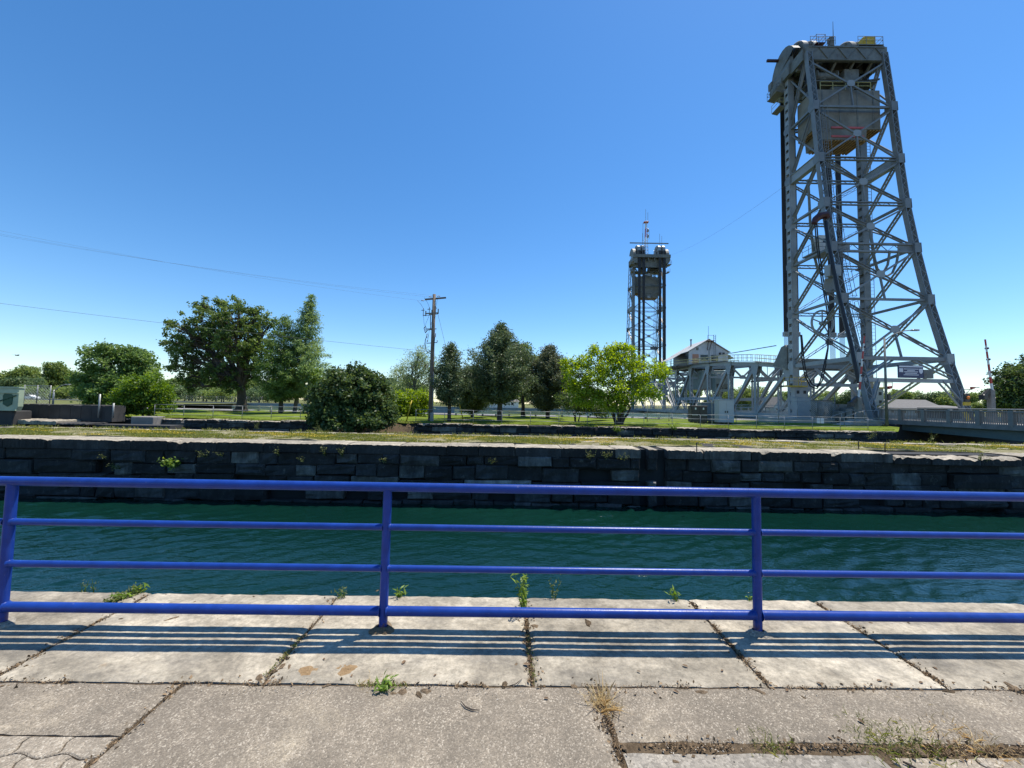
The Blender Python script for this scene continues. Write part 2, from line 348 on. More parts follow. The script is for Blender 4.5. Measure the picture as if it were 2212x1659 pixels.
def m_ground(name, cols, sc=(0.25, 3.0), rough=1.0):
    m, n, b = nodes(name); v = wcoord(n)
    t = noise(n, sc[0], 6, 0.65, v); r = ramp(n, [(0.3, cols[0]), (0.5, cols[1]), (0.7, cols[2])]); n.links.new(t.outputs['Fac'], r.inputs[0])
    t2 = noise(n, sc[1], 6, 0.7, v); r2 = ramp(n, [(0.3, 0.6), (0.7, 1.35)]); n.links.new(t2.outputs['Fac'], r2.inputs[0])
    n.links.new(mix(n, 1.0, r.outputs[0], r2.outputs[0], 'MULTIPLY'), b.inputs['Base Color'])
    b.inputs['Roughness'].default_value = rough; b.inputs['Specular IOR Level'].default_value = 0.08; bump(n, b, t2.outputs['Fac'], 0.6, 0.06); return m
M['lawn'] = m_ground('mown lawn', ((0.085,0.125,0.015), (0.125,0.17,0.02), (0.18,0.20,0.035)), (0.35, 5.0))
M['field'] = m_ground('dry field grass', ((0.09,0.105,0.035), (0.13,0.14,0.05), (0.19,0.175,0.08)), (0.03, 0.4))
M['island'] = m_ground('stony weedy island top', ((0.13,0.125,0.05), (0.20,0.18,0.095), (0.31,0.285,0.20)), (0.9, 6.0))
M['road'] = m_ground('grey gravel road', ((0.20,0.195,0.18), (0.26,0.25,0.235), (0.32,0.31,0.29)), (0.4, 8.0))
M['grass'] = leafmat('grass blades', (0.10,0.14,0.025), (0.26,0.27,0.075), 0.35)
M['lawngrass'] = leafmat('lawn grass blades', (0.085,0.14,0.02), (0.19,0.24,0.045), 0.4)
M['flower'] = leafmat('yellow flowers', (0.48,0.36,0.02), (0.65,0.52,0.06), 0.2)
M['weed'] = leafmat('weed leaves', (0.10,0.19,0.03), (0.27,0.38,0.08), 0.4)
M['weeddull'] = leafmat('dull wall weeds', (0.10,0.13,0.04), (0.24,0.27,0.10), 0.35)

# ================================================================== SETTING
YJ, YE, YF, YB, YL = 2.343, 3.369, 14.83, 20.0, 30.3       # joint, quay edge, island front, island back, lawn edge
ZW = -2.21
LAWN_C = [(31.3, YL), (40.2, 38.8), (90, 38.8), (90, 57.5), (-320, 57.5), (-320, YL)]
def sheet(name, poly, z, m, kind='structure'):
    mb = MB(); mb.add([(x, y, z) for x, y in poly], [tuple(range(len(poly)))])
    return tag(mb.build(name, m), kind=kind)
sheet('canal_bed', [(-400, 3.0), (400, 3.0), (400, 57.6), (-400, 57.6)], -6.0, M['dirt'])
rw = np.random.default_rng(41)
wx_ = np.arange(-25, 27.01, 0.085); wy_ = np.concatenate([np.arange(YE-0.06, 9, 0.04), np.arange(9, YF+0.5, 0.08)])
WX, WY = np.meshgrid(wx_, wy_); WH = np.zeros_like(WX)
for i in range(44):
    lam = 0.17*(4.6**(i/43)); a = R(-17)+rw.normal(0, R(27)); kk = 2*math.pi/lam
    WH += lam*0.0095*np.sin(kk*(math.sin(a)*WX+math.cos(a)*WY)+rw.uniform(0, 6.28))*(0.65+0.5*np.sin(WX*rw.uniform(.2, .6)+WY*rw.uniform(.3, .8)+rw.uniform(0, 6)))
WH *= 0.75+0.35*np.sin(WX*0.35+0.8*np.sin(WY*0.5))
me = bpy.data.meshes.new('water'); ny_, nx_ = WX.shape
V = np.stack([WX, WY, WH+ZW], -1).reshape(-1, 3); idx = np.arange(ny_*nx_).reshape(ny_, nx_)
Q = np.stack([idx[:-1, :-1], idx[:-1, 1:], idx[1:, 1:], idx[1:, :-1]], -1).reshape(-1, 4)
ext = np.array([(-320, YE-.06, ZW), (-25, YE-.06, ZW), (-25, YF+.5, ZW), (-320, YF+.5, ZW), (27, YE-.06, ZW), (320, YE-.06, ZW), (320, YF+.5, ZW), (27, YF+.5, ZW), (-320, YB-.2, ZW), (320, YB-.2, ZW), (320, 57, ZW), (-320, 57, ZW)])
b0 = len(V); V = np.concatenate([V, ext]); Q = np.concatenate([Q, b0+np.array([(0, 1, 2, 3), (4, 5, 6, 7), (8, 9, 10, 11)])])
me.vertices.add(len(V)); me.vertices.foreach_set('co', V.astype(np.float32).ravel()); me.loops.add(Q.size); me.loops.foreach_set('vertex_index', Q.astype(np.int32).ravel())
me.polygons.add(len(Q)); me.polygons.foreach_set('loop_start', np.arange(0, Q.size, 4, dtype=np.int32)); me.polygons.foreach_set('loop_total', np.full(len(Q), 4, np.int32)); me.update(calc_edges=True)
tag(link_mesh('water', me, M['water'], None, True), kind='structure')
sheet('ship_canal_water', [(-400, 57.6), (400, 57.6), (400, 118.2), (-400, 118.2)], -2.0, M['water'])
sheet('far_bank', [(-4000, 118.2), (4000, 118.2), (4000, 6000), (-4000, 6000)], -0.02, M['field'])
sheet('road', [(-320, 50.3), (39, 50.3), (39, 57.2), (-320, 57.2)], 0.02, M['road'])
# lawn: a gently uneven sheet with its own cut bank
rng = np.random.default_rng(5)
mb = MB(); xs = np.concatenate([np.linspace(-320, -40, 12), np.linspace(-38, 31.3, 90)]); ys = [YL+0.25, 30.9, 31.6, 33, 36, 42, 50, 57.5]
for j, y in enumerate(ys):
    for x in xs:
        xx = x if x < 31 else x + max(0, min(9, (y-YL)*1.06))
        mb.v.append((xx, y, 0.07*math.sin(x*0.9+y)+0.05*math.sin(x*0.37+2*y)+rng.normal(0, .015) - (0.05 if j == 0 else 0)))
n_ = len(xs)
for j in range(len(ys)-1):
    for i in range(n_-1):
        mb.f.append((j*n_+i, j*n_+i+1, (j+1)*n_+i+1, (j+1)*n_+i))
tag(mb.build('lawn', M['lawn'], smooth=True), kind='structure')
sheet('tower_ground', [(40.4, 38.9), (120, 38.9), (120, 57.5), (40.4, 57.5)], 0.0, M['lawn'])
mb = MB(); mb.box(31.3, 120, 38.9, 39.5, -6, -0.02)
tag(mb.build('bank_wall', M['concrete_dk']), 'shade-darkened stained concrete bank wall under the approach bridge', 'wall')
# island between the two lock chambers
mb = MB(); xs = np.linspace(-46, 46, 200); ys = [YF+1.15, 15.99, 16.4, 17.0, 17.8, 18.6, 19.4, YB]
for j, y in enumerate(ys):
    for i, x in enumerate(xs):
        mb.v.append((x, y, -0.03+rng.normal(0, .022)*(0 < j < 7)+0.05*math.sin(x*0.8+y*1.3)*(0 < j < 7)))
n_ = len(xs)
for j in range(len(ys)-1):
    for i in range(n_-1): mb.f.append((j*n_+i, j*n_+i+1, (j+1)*n_+i+1, (j+1)*n_+i))
b0 = len(mb.v)
mb.v += [(-46, YB, -0.03), (46, YB, -0.03), (46, YB, -6), (-46, YB, -6)]; mb.f.append((b0, b0+1, b0+2, b0+3))
tag(mb.build('island', M['island'], smooth=False), kind='structure')

# ------------------------------------------------------------------ rough blocks
def rough_top(name, x0, x1, y0, y1, z0, z1, m, parent, seed, nx=12, ny=8, amp=0.006, edge=0.018, chip=0.0, side=None):
    """block with a slightly uneven top and worn arrises"""
    r = np.random.default_rng(seed); V = []; Fc = []
    def rag(t, s): return s*(0.5*math.sin(t*9+seed)+0.35*math.sin(t*23+2*seed)+0.3*math.sin(t*51+seed*3))
    for j in range(ny+1):
        for i in range(nx+1):
            u, v = i/nx, j/ny
            x = x0+(x1-x0)*u; y = y0+(y1-y0)*v; z = z1 + amp*(math.sin(x*5.1+seed)+math.sin(y*6.3+2*seed))*0.6+r.normal(0, amp*0.35)
            if i in (0, nx): x += rag(y, 0.006); z -= edge*(0.7+0.5*r.random())
            if j in (0, ny): y += rag(x, 0.006); z -= edge*(0.7+0.5*r.random())
            if chip and j < 2:
                q = max(0.0, math.sin(x*1.9+seed)+0.7*math.sin(x*6.1+seed*2)+0.5*math.sin(x*15.7+seed)-0.8)+0.35*abs(math.sin(x*23+seed))*r.random(); z -= chip*q*(1 if j == 0 else 0.3)
                if j == 0: y += chip*q*0.8
            V.append((x, y, z))
    for j in range(ny):
        for i in range(nx): a = j*(nx+1)+i; Fc.append((a, a+1, a+nx+2, a+nx+1))
    ring = [i for i in range(nx+1)]+[(j*(nx+1)+nx) for j in range(1, ny+1)]+[ny*(nx+1)+i for i in range(nx-1, -1, -1)]+[j*(nx+1) for j in range(ny-1, 0, -1)]
    b = len(V)
    for k in ring: V.append((V[k][0], V[k][1], z0))
    L = len(ring)
    for k in range(L): Fc.append((ring[k], b+k, b+(k+1) % L, ring[(k+1) % L]))
    mb = MB(); mb.v = V; mb.f = Fc; o = mb.build(name, m, parent, smooth=False)
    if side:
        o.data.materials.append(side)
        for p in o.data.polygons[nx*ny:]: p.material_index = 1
    return o

# ------------------------------------------------------------------ near quay
quay = empty('quay_wall', (0, 0, 0), 'near lock wall topped with broad pale coping stones under the blue railing', 'lock wall')
mb = MB(); mb.box(-60, 60, YJ-0.02, YE-0.03, -6, -0.36); mb.build('wall_core', M['wallcore'], quay)
jx = sorted([gx(x, YJ, 0) for x in (-720, -25, 566, 1150, 1664, 2050, 2700, 3300, -1300, -2000)])
jx = [jx[0]-1.6*k for k in (3, 2, 1)]+jx+[jx[-1]+1.6*k for k in (1, 2, 3)]
for i in range(len(jx)-1):
    a, b_ = jx[i]+0.005+0.005*((i*7) % 3), jx[i+1]-0.005-0.004*((i*5) % 3)
    o = rough_top('coping_stone', a, b_, YJ+0.006, YE, -0.36, 0.002*((i*3) % 4-1), M['coping'], quay, 11+i, 34, 24, 0.0018, 0.008)
for i, x in enumerate(jx):
    mb = MB(); mb.box(x-.03, x+.03, YJ, YE-.03, -.3, -.016); mb.build('joint_fill', M['dirt'], quay)
# pavement: slabs, mortar patch, wavy pavers on a bed of soil
mb = MB(); mb.add([(-60, -40, -0.011), (60, -40, -0.011), (60, YJ+0.0, -0.011), (-60, YJ+0.0, -0.011)], [(0, 1, 2, 3)])
pave = tag(mb.build('pavement', M['dirt']), kind='structure')
def grid_plate(name, poly, z1, m, seed, thick=0.05, bev=0.006):
    """thin plate of any outline: proud top, chamfered edge, sides"""
    n = len(poly); cx = sum(p[0] for p in poly)/n; cy = sum(p[1] for p in poly)/n
    V = []; 
    for k, (x, y) in enumerate(poly):
        dx, dy = x-cx, y-cy; L = math.hypot(dx, dy); V.append((x, y, z1-thick))
    for (x, y) in poly: V.append((x, y, z1-bev))
    for (x, y) in poly:
        dx, dy = x-cx, y-cy; L = math.hypot(dx, dy); V.append((x-dx/L*bev*1.4, y-dy/L*bev*1.4, z1))
    F = [(k, (k+1) % n, n+(k+1) % n, n+k) for k in range(n)]+[(n+k, n+(k+1) % n, 2*n+(k+1) % n, 2*n+k) for k in range(n)]+[tuple(range(2*n, 3*n))]
    mb = MB(); mb.v = V; mb.f = F; return mb.build(name, m, pave)
s1, s2, s3, s4 = gx(398, YJ, 0), gx(1286, YJ, 0), gx(1286, YJ, 0)+.012, gx(2200, YJ, 0)
yA = gz(140, 1586).y; yR = gz(1800, 1602).y; yR2 = gz(1800, 1624).y
rough_top('paving_slab', -6.5, s1-1.95, yA, YJ-0.012, -0.08, 0.0, M['slab'], pave, 3, 30, 8, 0.003, 0.006)
rough_top('paving_slab', s1-1.935, s1-0.009, yA, YJ-0.012, -0.08, 0.001, M['slab'], pave, 4, 30, 10, 0.003, 0.006)
rough_top('paving_slab', s1+0.009, s2, -0.4, YJ-0.014, -0.08, 0.0, M['slab'], pave, 5, 30, 30, 0.003, 0.006)
rough_top('paving_slab', s3+0.02, s4-0.02, yR, YJ-0.010, -0.08, -0.002, M['slab'], pave, 6, 40, 12, 0.003, 0.006)
rough_top('paving_slab', s4+0.03, s4+2.4, yR, YJ-0.012, -0.08, 0.0, M['slab'], pave, 7, 30, 12, 0.003, 0.006)
rough_top('paving_slab', s4+2.43, 8.5, yR, YJ-0.012, -0.08, 0.0, M['slab'], pave, 8, 30, 12, 0.003, 0.006)
rough_top('paving_slab', s3+0.02, s3+1.25, yR2-0.55, yR2-0.01, -0.08, -0.001, M['patch'], pave, 9, 24, 10, 0.002, 0.004)
def paver_poly(x0, x1, y0, y1, xo, yo, seed, flat=False):
    """interlocking outline: every side follows the same wave as its neighbour's side, 2.5 mm joint each way"""
    a = 0.013; r = random.Random(seed); P = []; g = 0.0028
    wx_ = lambda y: a*math.sin(2*math.pi*(y-yo)/ph)
    wy_ = lambda x: a*math.sin(2*math.pi*(x-xo)/pw)
    ts = [k/7 for k in range(7)]
    for t in ts: x = x0+g+(x1-x0-2*g)*t; P.append((x+wx_(y0)*0, y0+g+wy_(x)))
    for t in ts: y = y0+g+(y1-y0-2*g)*t; P.append((x1-g+wx_(y), y))
    for t in ts: x = x1-g-(x1-x0-2*g)*t; P.append((x, y1-g+(0 if flat else wy_(x))))
    for t in ts: y = y1-g-(y1-y0-2*g)*t; P.append((x0+g+wx_(y), y))
    return [(x+r.uniform(-.0012, .0012), y+r.uniform(-.0012, .0012)) for x, y in P]
pw, ph = 0.205, 0.107
k = 0
def paver_field(xa, xb, ytop, rows, dz):
    global k
    for row in range(rows):
        y1 = ytop-ph*row; y0 = y1-ph; x = xa-(pw/2 if row % 2 else 0)
        while x < xb-0.02:
            a, b_ = max(x, xa), min(x+pw, xb); k += 1
            if b_-a > 0.03: grid_plate('paver', paver_poly(a, b_, y0, y1, xa, ytop, k, row == 0), dz+0.0025*((k*7) % 4-1.5)/1.5, M['paver'], k, 0.05, 0.005)
            x += pw
paver_field(s1-0.012-pw*11, s1-0.012, yA-0.007, 11, -0.001)
paver_field(s3+1.30, s3+1.30+pw*14, yR2-0.02, 8, -0.003)
# ------------------------------------------------------------------ blue railing
YR = 2.883
rail = empty('railing', (-0.858, YR, 0), 'blue painted steel pipe railing with four rails along the near quay', 'railing')
px = [-9.03, -6.30, -3.573, -0.858, 1.884, 4.61, 7.34]
bx = -0.858
posts = [p-bx for p in px]
for i, p in enumerate(posts):
    mb = MB(); mb.tube([(p, 0, -0.02), (p, 0, 1.0)], 0.031, 20); mb.build('post', M['blue'], rail, smooth=True)
    auto_smooth(rail.children[-1])
    # lumpy mortar collar
    V = []; r = random.Random(i); c = MB(); n = 18
    for ring, (rad, z) in enumerate(((0.085, -0.004), (0.07, 0.012), (0.036, 0.03))):
        for q in range(n):
            t = 2*math.pi*q/n; rr = rad*(1+0.22*math.sin(3*t+i)+r.uniform(-.1, .1)*(ring < 2)); c.v.append((p+rr*math.cos(t), rr*math.sin(t), z+r.uniform(-.004, .004)*(ring == 1)))
    for ring in range(2):
        for q in range(n): c.f.append((ring*n+q, ring*n+(q+1) % n, (ring+1)*n+(q+1) % n, (ring+1)*n+q))
    c.build('mortar_collar', M['clod'] if i % 2 else M['patch'], rail)
mb = MB(); mb.tube([(posts[0]-.1, 0, 1.017)]+[(p, 0, 1.017) for p in posts[1:-1]]+[(posts[-1]+.1, 0, 1.017)], 0.0335, 20); auto_smooth(mb.build('top_rail', M['blue'], rail))
for z, rr in ((0.7265, 0.0235), (0.431, 0.0235), (0.1276, 0.0335)):
    for i in range(len(posts)-1):
        mb = MB(); mb.tube([(posts[i]+0.024, 0, z), (posts[i+1]-0.024, 0, z)], rr, 18); auto_smooth(mb.build('rail', M['blue'], rail))
        for q, s_ in ((posts[i], 1), (posts[i+1], -1)):    # weld beads
            pass
mb = MB()
for p in posts:
    for z, rr in ((0.7265, 0.0235), (0.431, 0.0235), (0.1276, 0.0335)):
        for s_ in (-1, 1): mb.tube([(p+s_*0.022, 0, z), (p+s_*0.034, 0, z)], [rr+0.008, rr+0.001], 14, cap=False)
tag(mb.build('weld_bead', M['blue'], rail, smooth=True), kind='stuff')

# ------------------------------------------------------------------ island lock wall with its stones
lw = empty('lock_wall', (0, YF, 0), 'old lock wall of dark weathered stone blocks facing across the near water', 'lock wall')
mb = MB(); mb.box(-46, 46, 0.32, YB-YF-0.02, -6, -0.06); mb.build('wall_core', M['wallcore'], lw)
def stone(x0, x1, z0, z1, y, seed, m, parent, name='stone', rough=0.03):
    r = random.Random(seed); g = r.choice((0.006, 0.008, 0.012, 0.02))
    x0 += g; x1 -= g; z0 += g*0.8; z1 -= g*0.8; d = 0.36
    j = lambda s=0.028: r.uniform(-s, s)
    bw = r.choice((0.03, 0.05, 0.05, 0.09)); pr = r.uniform(-0.01, rough)
    o = [(x0+j(), 0, z0+j()), (x1+j(), 0, z0+j()), (x1+j(), 0, z1+j()), (x0+j(), 0, z1+j())]
    V = [(a, y+d, c) for a, _, c in o]+[(a, y+0.03+j(0.008), c) for a, _, c in o]
    nx = max(2, int((x1-x0)/0.4)); 
    # inner face grid 3 rows
    b = len(V); rows = 3
    for q in range(rows):
        for p in range(nx+1):
            u, v = p/nx, q/(rows-1)
            V.append((x0+bw+(x1-x0-2*bw)*u+j(0.02), y-pr+j(0.04), z0+bw+(z1-z0-2*bw)*v+j(0.02)))
    F = [(0, 4, 5, 1), (1, 5, 6, 2), (2, 6, 7, 3), (3, 7, 4, 0)]
    I = lambda p, q: b+q*(nx+1)+p
    for q in range(rows-1):
        for p in range(nx): F.append((I(p, q), I(p+1, q), I(p+1, q+1), I(p, q+1)))
    F.append(tuple([5, 4]+[I(p, 0) for p in range(nx+1)])[::1])
    F.append(tuple([7, 6]+[I(p, rows-1) for p in range(nx, -1, -1)]))
    F.append(tuple([4, 7]+[I(0, q) for q in range(rows-1, -1, -1)]))
    F.append(tuple([6, 5]+[I(nx, q) for q in range(rows)]))
    mb = MB(); mb.v = V; mb.f = F; return mb.build(name, m, parent)
zc = [-0.36, -0.80, -1.27, -1.70, -2.13, -2.6]
slots = [(gx(1383, YF, -1), gx(1400, YF, -1)), (gx(1420, YF, -1), gx(1441, YF, -1))]
recess_x0, recess_x1 = slots[1][1], gx(1492, YF, -1)
r = random.Random(77); nst = 0
for ci in range(5):
    x = -25.5 + r.uniform(0, .8); zt, zb = zc[ci], zc[ci+1]
    while x < 26.5:
        L = r.uniform(0.62, 1.5) if abs(x) < 17 else r.uniform(1.5, 2.6)
        if ci == 2 and -6 < x < 3: L = r.uniform(1.4, 2.6)
        x1 = x+L
        for s0, s1_ in slots:
            if x < s0 < x1: x1 = s0
            if s0 <= x+1e-6 < s1_: x = s1_; x1 = x+L
        if x1-x < 0.18: x = x1; continue
        proud = 0.0
        if r.random() < 0.05 and ci > 0: x = x1; continue
        if recess_x0-0.02 <= x < recess_x1: proud = 0.16
        if ci == 4: proud -= 0.05
        xm = (x+x1)/2; zf = lambda q: 0.0 if q == 0 else 0.05*math.sin(.33*xm+q*2.1)+0.035*math.sin(1.13*xm+q)
        pale = (ci == 1 and xm < -2 and r.random() < .25) or r.random() < .035
        stone(x, x1, zb+zf(ci+1), zt+zf(ci), proud+r.uniform(-0.05, 0.05), 1000+nst, M['palestone'] if pale else M['wallstone'], lw, rough=0.07); nst += 1
        x = x1
# coping course
x = -25.5; i = 0; brk0, brk1 = gx(1925, YF, 0), gx(2110, YF, 0)
while x < 26.5:
    L = r.uniform(1.15, 2.1); x1 = x+L
    for s0, s1_ in slots:
        if x < s0 < x1: x1 = s0
        if s0 <= x+1e-6 < s1_: x = s1_; x1 = x+L
    if x1-x < 0.12: x = x1; continue
    if x > brk0 and x < brk1:
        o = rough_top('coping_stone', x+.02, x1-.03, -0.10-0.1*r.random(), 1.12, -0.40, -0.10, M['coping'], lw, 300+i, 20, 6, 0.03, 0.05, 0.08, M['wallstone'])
    else:
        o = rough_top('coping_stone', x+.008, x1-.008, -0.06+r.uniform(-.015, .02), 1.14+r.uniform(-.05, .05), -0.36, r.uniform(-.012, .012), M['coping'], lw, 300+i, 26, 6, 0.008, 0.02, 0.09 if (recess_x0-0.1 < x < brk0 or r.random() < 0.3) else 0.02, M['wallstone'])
    x = x1; i += 1
# flagstones on the island, half overgrown
isl = bpy.data.objects['island']
for i in range(60):
    x = r.uniform(-21, 24); y = r.uniform(16.1, 19.4); a, b_ = r.uniform(.35, .95), r.uniform(.25, .5)
    o = rough_top('flagstone', x, x+a, y, y+b_, -0.12, r.uniform(-.03, .02), M['coping'], isl, 600+i, 4, 3, 0.012, 0.03)
x = -25
while x < 27:
    L = r.uniform(1.2, 2.4)
    rough_top('edge_stone', x+.01, x+L-.01, YB-0.62, YB+0.03, -0.4, r.uniform(-.01, .02), M['coping'], isl, 800+int(x*10) % 97, 8, 4, 0.008, 0.02)
    x += L
# ------------------------------------------------------------------ second lock wall at the lawn edge
w2 = empty('lock_wall', (0, YL, 0), 'dark stone lock wall below the lawn edge, beyond the grassy island', 'lock wall')
mb = MB(); mb.box(-60, 31.2, 0.25, 0.9, -6, -0.12); mb.build('wall_core', M['wallcore'], w2)
zc2 = [-0.26, -0.66, -1.1, -1.6, -2.1, -2.5]
for ci in range(4):
    x = -34.0+r.uniform(0, 1)
    while x < 31.0:
        L = r.uniform(1.0, 2.2); x1 = min(x+L, 31.2)
        if not (-12.2 < x < -8.4 and ci < 2): stone(x, x1, zc2[ci+1], zc2[ci], r.uniform(-.03, .05), 4000+int(x*31)+ci*977, M['wallstone'], w2, rough=0.06)
        x = x1
x = -34.0; i = 0
while x < 31.0:
    L = r.uniform(1.4, 2.6); x1 = min(x+L, 31.2)
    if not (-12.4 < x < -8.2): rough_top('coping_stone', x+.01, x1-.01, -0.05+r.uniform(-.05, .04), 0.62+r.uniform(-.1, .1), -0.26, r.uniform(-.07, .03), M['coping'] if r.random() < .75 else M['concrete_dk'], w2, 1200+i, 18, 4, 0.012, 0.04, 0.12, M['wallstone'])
    x = x1; i += 1
# the collapsed bank where the dark bush grows
mb = MB(); xs = np.linspace(-14.5, -6.4, 26)
for j, (y, z) in enumerate(((31.2, -0.06), (30.6, -0.1), (30.0, -0.45), (29.3, -1.0), (28.5, -1.7), (27.6, -2.5))):
    for x in xs:
        e = min(1, max(0, 1-abs((x+10.4)/4.05)**4)); mb.v.append((x, 30.9+(y-30.9)*(0.35+0.65*e)+rng.normal(0, .06), z*(1 if j > 1 else .5)+rng.normal(0, .05)-(1-e)*0.5))
for j in range(5):
    for i in range(25): mb.f.append((j*26+i, (j+1)*26+i, (j+1)*26+i+1, j*26+i+1))
tag(mb.build('earth_slope', M['dirt'], smooth=True), kind='structure')
sheet('field', [(-900, 57.4), (-78, 57.4), (-78, 118.3), (-900, 118.3)], -0.01, M['field'])
# far wall of the ship canal
mb = MB(); mb.box(-420, 420, 118.2, 119.4, -4, 0.12); mb.box(-420, 420, 118.1, 119.5, 0.121, 0.32)
tag(mb.build('canal_wall', M['concrete']), 'long pale concrete wall of the ship canal behind the lawn', 'canal wall')
mb = MB(); mb.box(-320, 120, 57.3, 58.0, -4, 0.03)
tag(mb.build('canal_wall', M['concrete_dk']), 'concrete quay edge of the ship canal on the near side', 'canal wall')

# ================================================================== LIFT BRIDGE
TH = 0.019; TX, TY = 39.453, 52.0; TW = 10.04; H2 = TW/2
TC = Vector((TX+math.cos(TH)*H2, TY-math.sin(TH)*H2, 0)); SPAN = 71.0
AX = Vector((math.sin(TH), math.cos(TH), 0)); UX = Vector((math.cos(TH), -math.sin(TH), 0))
def tw(u, v, z): return TC + UX*u + AX*v + Vector((0, 0, z))       # tower frame (u across, v towards the span) -> world
ZN = [49.2, 41.0, 33.6, 27.4, 21.4, 14.7, 7.5, 0.6]
DN = [3.6, 4.5, 5.15, 5.8, 6.75, 8.0, 9.75, 11.6]
def dep(z):
    for i in range(7):
        if ZN[i+1] <= z: t = (z-ZN[i+1])/(ZN[i]-ZN[i+1]); return DN[i+1]+(DN[i]-DN[i+1])*t
    return DN[-1]
def build_tower(root, det):
    S, SL, SO = M['steel'], M['steel_light'], M['steel_old']
    P = lambda u, v, z: (u, v, z)
    for s in (-1, 1):
        u = s*H2
        # front column: two channels with batten plates leaving square holes
        mb = MB()
        for q in (-1, 1): mb.bar((u, q*0.34, 0.2), (u, q*0.34, 48.6), 0.82, 0.11, up=(0, 1, 0))
        z = 0.4
        while z < 48:
            for q in (-1, 1): mb.box(u+q*0.37-0.02, u+q*0.37+0.02, -0.285, 0.285, z, z+0.72)
            z += 1.18
        mb.build('column', SL if s < 0 and det else S, root)  # left near column takes the lighter grey for its sunlit look
        # rear leg: bent at the panel points
        for i in range(7):
            a, b_ = P(u, -DN[i], ZN[i]), P(u, -DN[i+1], ZN[i+1]); mb = MB() if i == 0 else mb
            for q in (-1, 1): mb.bar(a, b_, 0.09, 0.56, up=(0, 1, 0), ox=q*0.32)
            L = (Vector(a)-Vector(b_)).length; n = max(2, int(L/(0.62 if det else 1.2))); A, B = Vector(a), Vector(b_)
            d = (B-A)/n; nn = Vector((0, 1, 0))
            for k in range(n):
                for off in (-0.26, 0.26):
                    o = Vector((0, off, 0)); qq = 0.28 if k % 2 else -0.28
                    mb.bar(A+d*k+o+Vector((qq, 0, 0)), A+d*(k+1)+o-Vector((qq, 0, 0)), 0.07, 0.025, up=nn)
        mb.build('rear_leg', S, root)
        # gusset plates along the rear leg and column
        for i in range(1, 7):
            for vv, zz, hh in ((-DN[i], ZN[i], 0.68), (0, ZN[i], 0.6)):
                for e in (-1, 1):
                    mb = MB(); mb.prism([(vv-0.42, zz-hh*.9), (vv+0.3, zz-hh), (vv+0.6, zz-hh*.4), (vv+0.6, zz+hh*.4), (vv+0.3, zz+hh), (vv-0.36, zz+hh*.9)], u+e*0.40-0.012, u+e*0.40+0.012, 'yz')
                    mb.build('gusset_plate', SL if i > 5 else S, root)
                if vv: mb = MB(); mb.prism([(u-0.36, zz-0.6), (u+0.36, zz-0.6), (u+0.36, zz+0.6), (u-0.36, zz+0.6)], vv-0.36, vv-0.335, 'xz'); mb.build('gusset_plate', SL if i > 5 else S, root)
        # side face: struts and one diagonal per panel
        for i in range(1, 7):
            mb = MB()
            if i == 2:
                mb.bar((u, -0.45, ZN[i]), (u, -DN[i]+.45, ZN[i]), 0.42, 1.15)        # deep plate girder
                for q in (-0.6, .6): mb.bar((u, -0.45, ZN[i]+q), (u, -DN[i]+.45, ZN[i]+q), 0.66, 0.06)
            else: mb.bar((u, -0.45, ZN[i]), (u, -DN[i]+.4, ZN[i]), 0.32, 0.28 if i < 6 else 0.5)
            mb.build('side_strut', SL if i in (2, 6) else S, root)
        for i in range(0, 6):
            mb = MB(); mb.laced((u, -DN[i]+.2, ZN[i]-.3), (u, -0.2, ZN[i+1]+.4), 0.50, 0.26, up=(1, 0, 0) if False else (0, 0, 1), t=0.07, pitch=0.55 if det else 1.3, lace=0.055)
            mb.build('side_brace', S, root)
        mb = MB(); mb.laced((u, -DN[6]+.3, ZN[6]-.4), (u, -0.2, 1.2), 0.52, 0.3, pitch=0.6 if det else 1.3, lace=0.06); mb.build('side_brace', SL, root)
        if det:      # light secondary cross brace
            for i in (0, 1, 3, 4, 5):
                mb = MB(); mb.bar((u, 0, ZN[i]-.5), (u, -DN[i+1], ZN[i+1]+.5), 0.12, 0.16); mb.build('side_tie', S, root)
        # masonry shoe
        for vv in (-DN[7], 0):
            mb = MB(); mb.cbox(u-0.9, u+0.9, vv-0.9, vv+0.9, 0.0, 0.62, 0.05); mb.build('footing', M['concrete'], root)
    # front and rear faces
    for i in range(1, 7):
        mb = MB()
        if i == 4: 
            mb.laced((-H2, -DN[i], ZN[i]), (H2, -DN[i], ZN[i]), 1.15, 0.34, t=0.22, pitch=0.85 if det else 2.0, lace=0.10)
            for s in (-1, 1): mb.box(min(s*2.9, s*4.7), max(s*2.9, s*4.7), -DN[i]-.03, -DN[i]+.03, ZN[i]-.36, ZN[i]+.36)
        elif i in (2, 3): mb.laced((-H2, -DN[i], ZN[i]), (H2, -DN[i], ZN[i]), 0.45, 0.28, pitch=0.6 if det else 1.4, lace=0.06)
        elif i == 6: mb.bar((-H2, -DN[i], ZN[i]), (H2, -DN[i], ZN[i]), 0.4, 0.42)
        else: mb.bar((-H2, -DN[i], ZN[i]), (H2, -DN[i], ZN[i]), 0.24, 0.26)
        mb.build('rear_strut', S, root)
        mb = MB()
        if i < 6: mb.laced((-H2, 0, ZN[i]), (H2, 0, ZN[i]), 0.48, 0.28, pitch=0.65 if det else 1.4, lace=0.06)
        else: mb.bar((-H2, 0, ZN[i]), (H2, 0, ZN[i]), 0.4, 0.5)
        mb.build('front_strut', S, root)
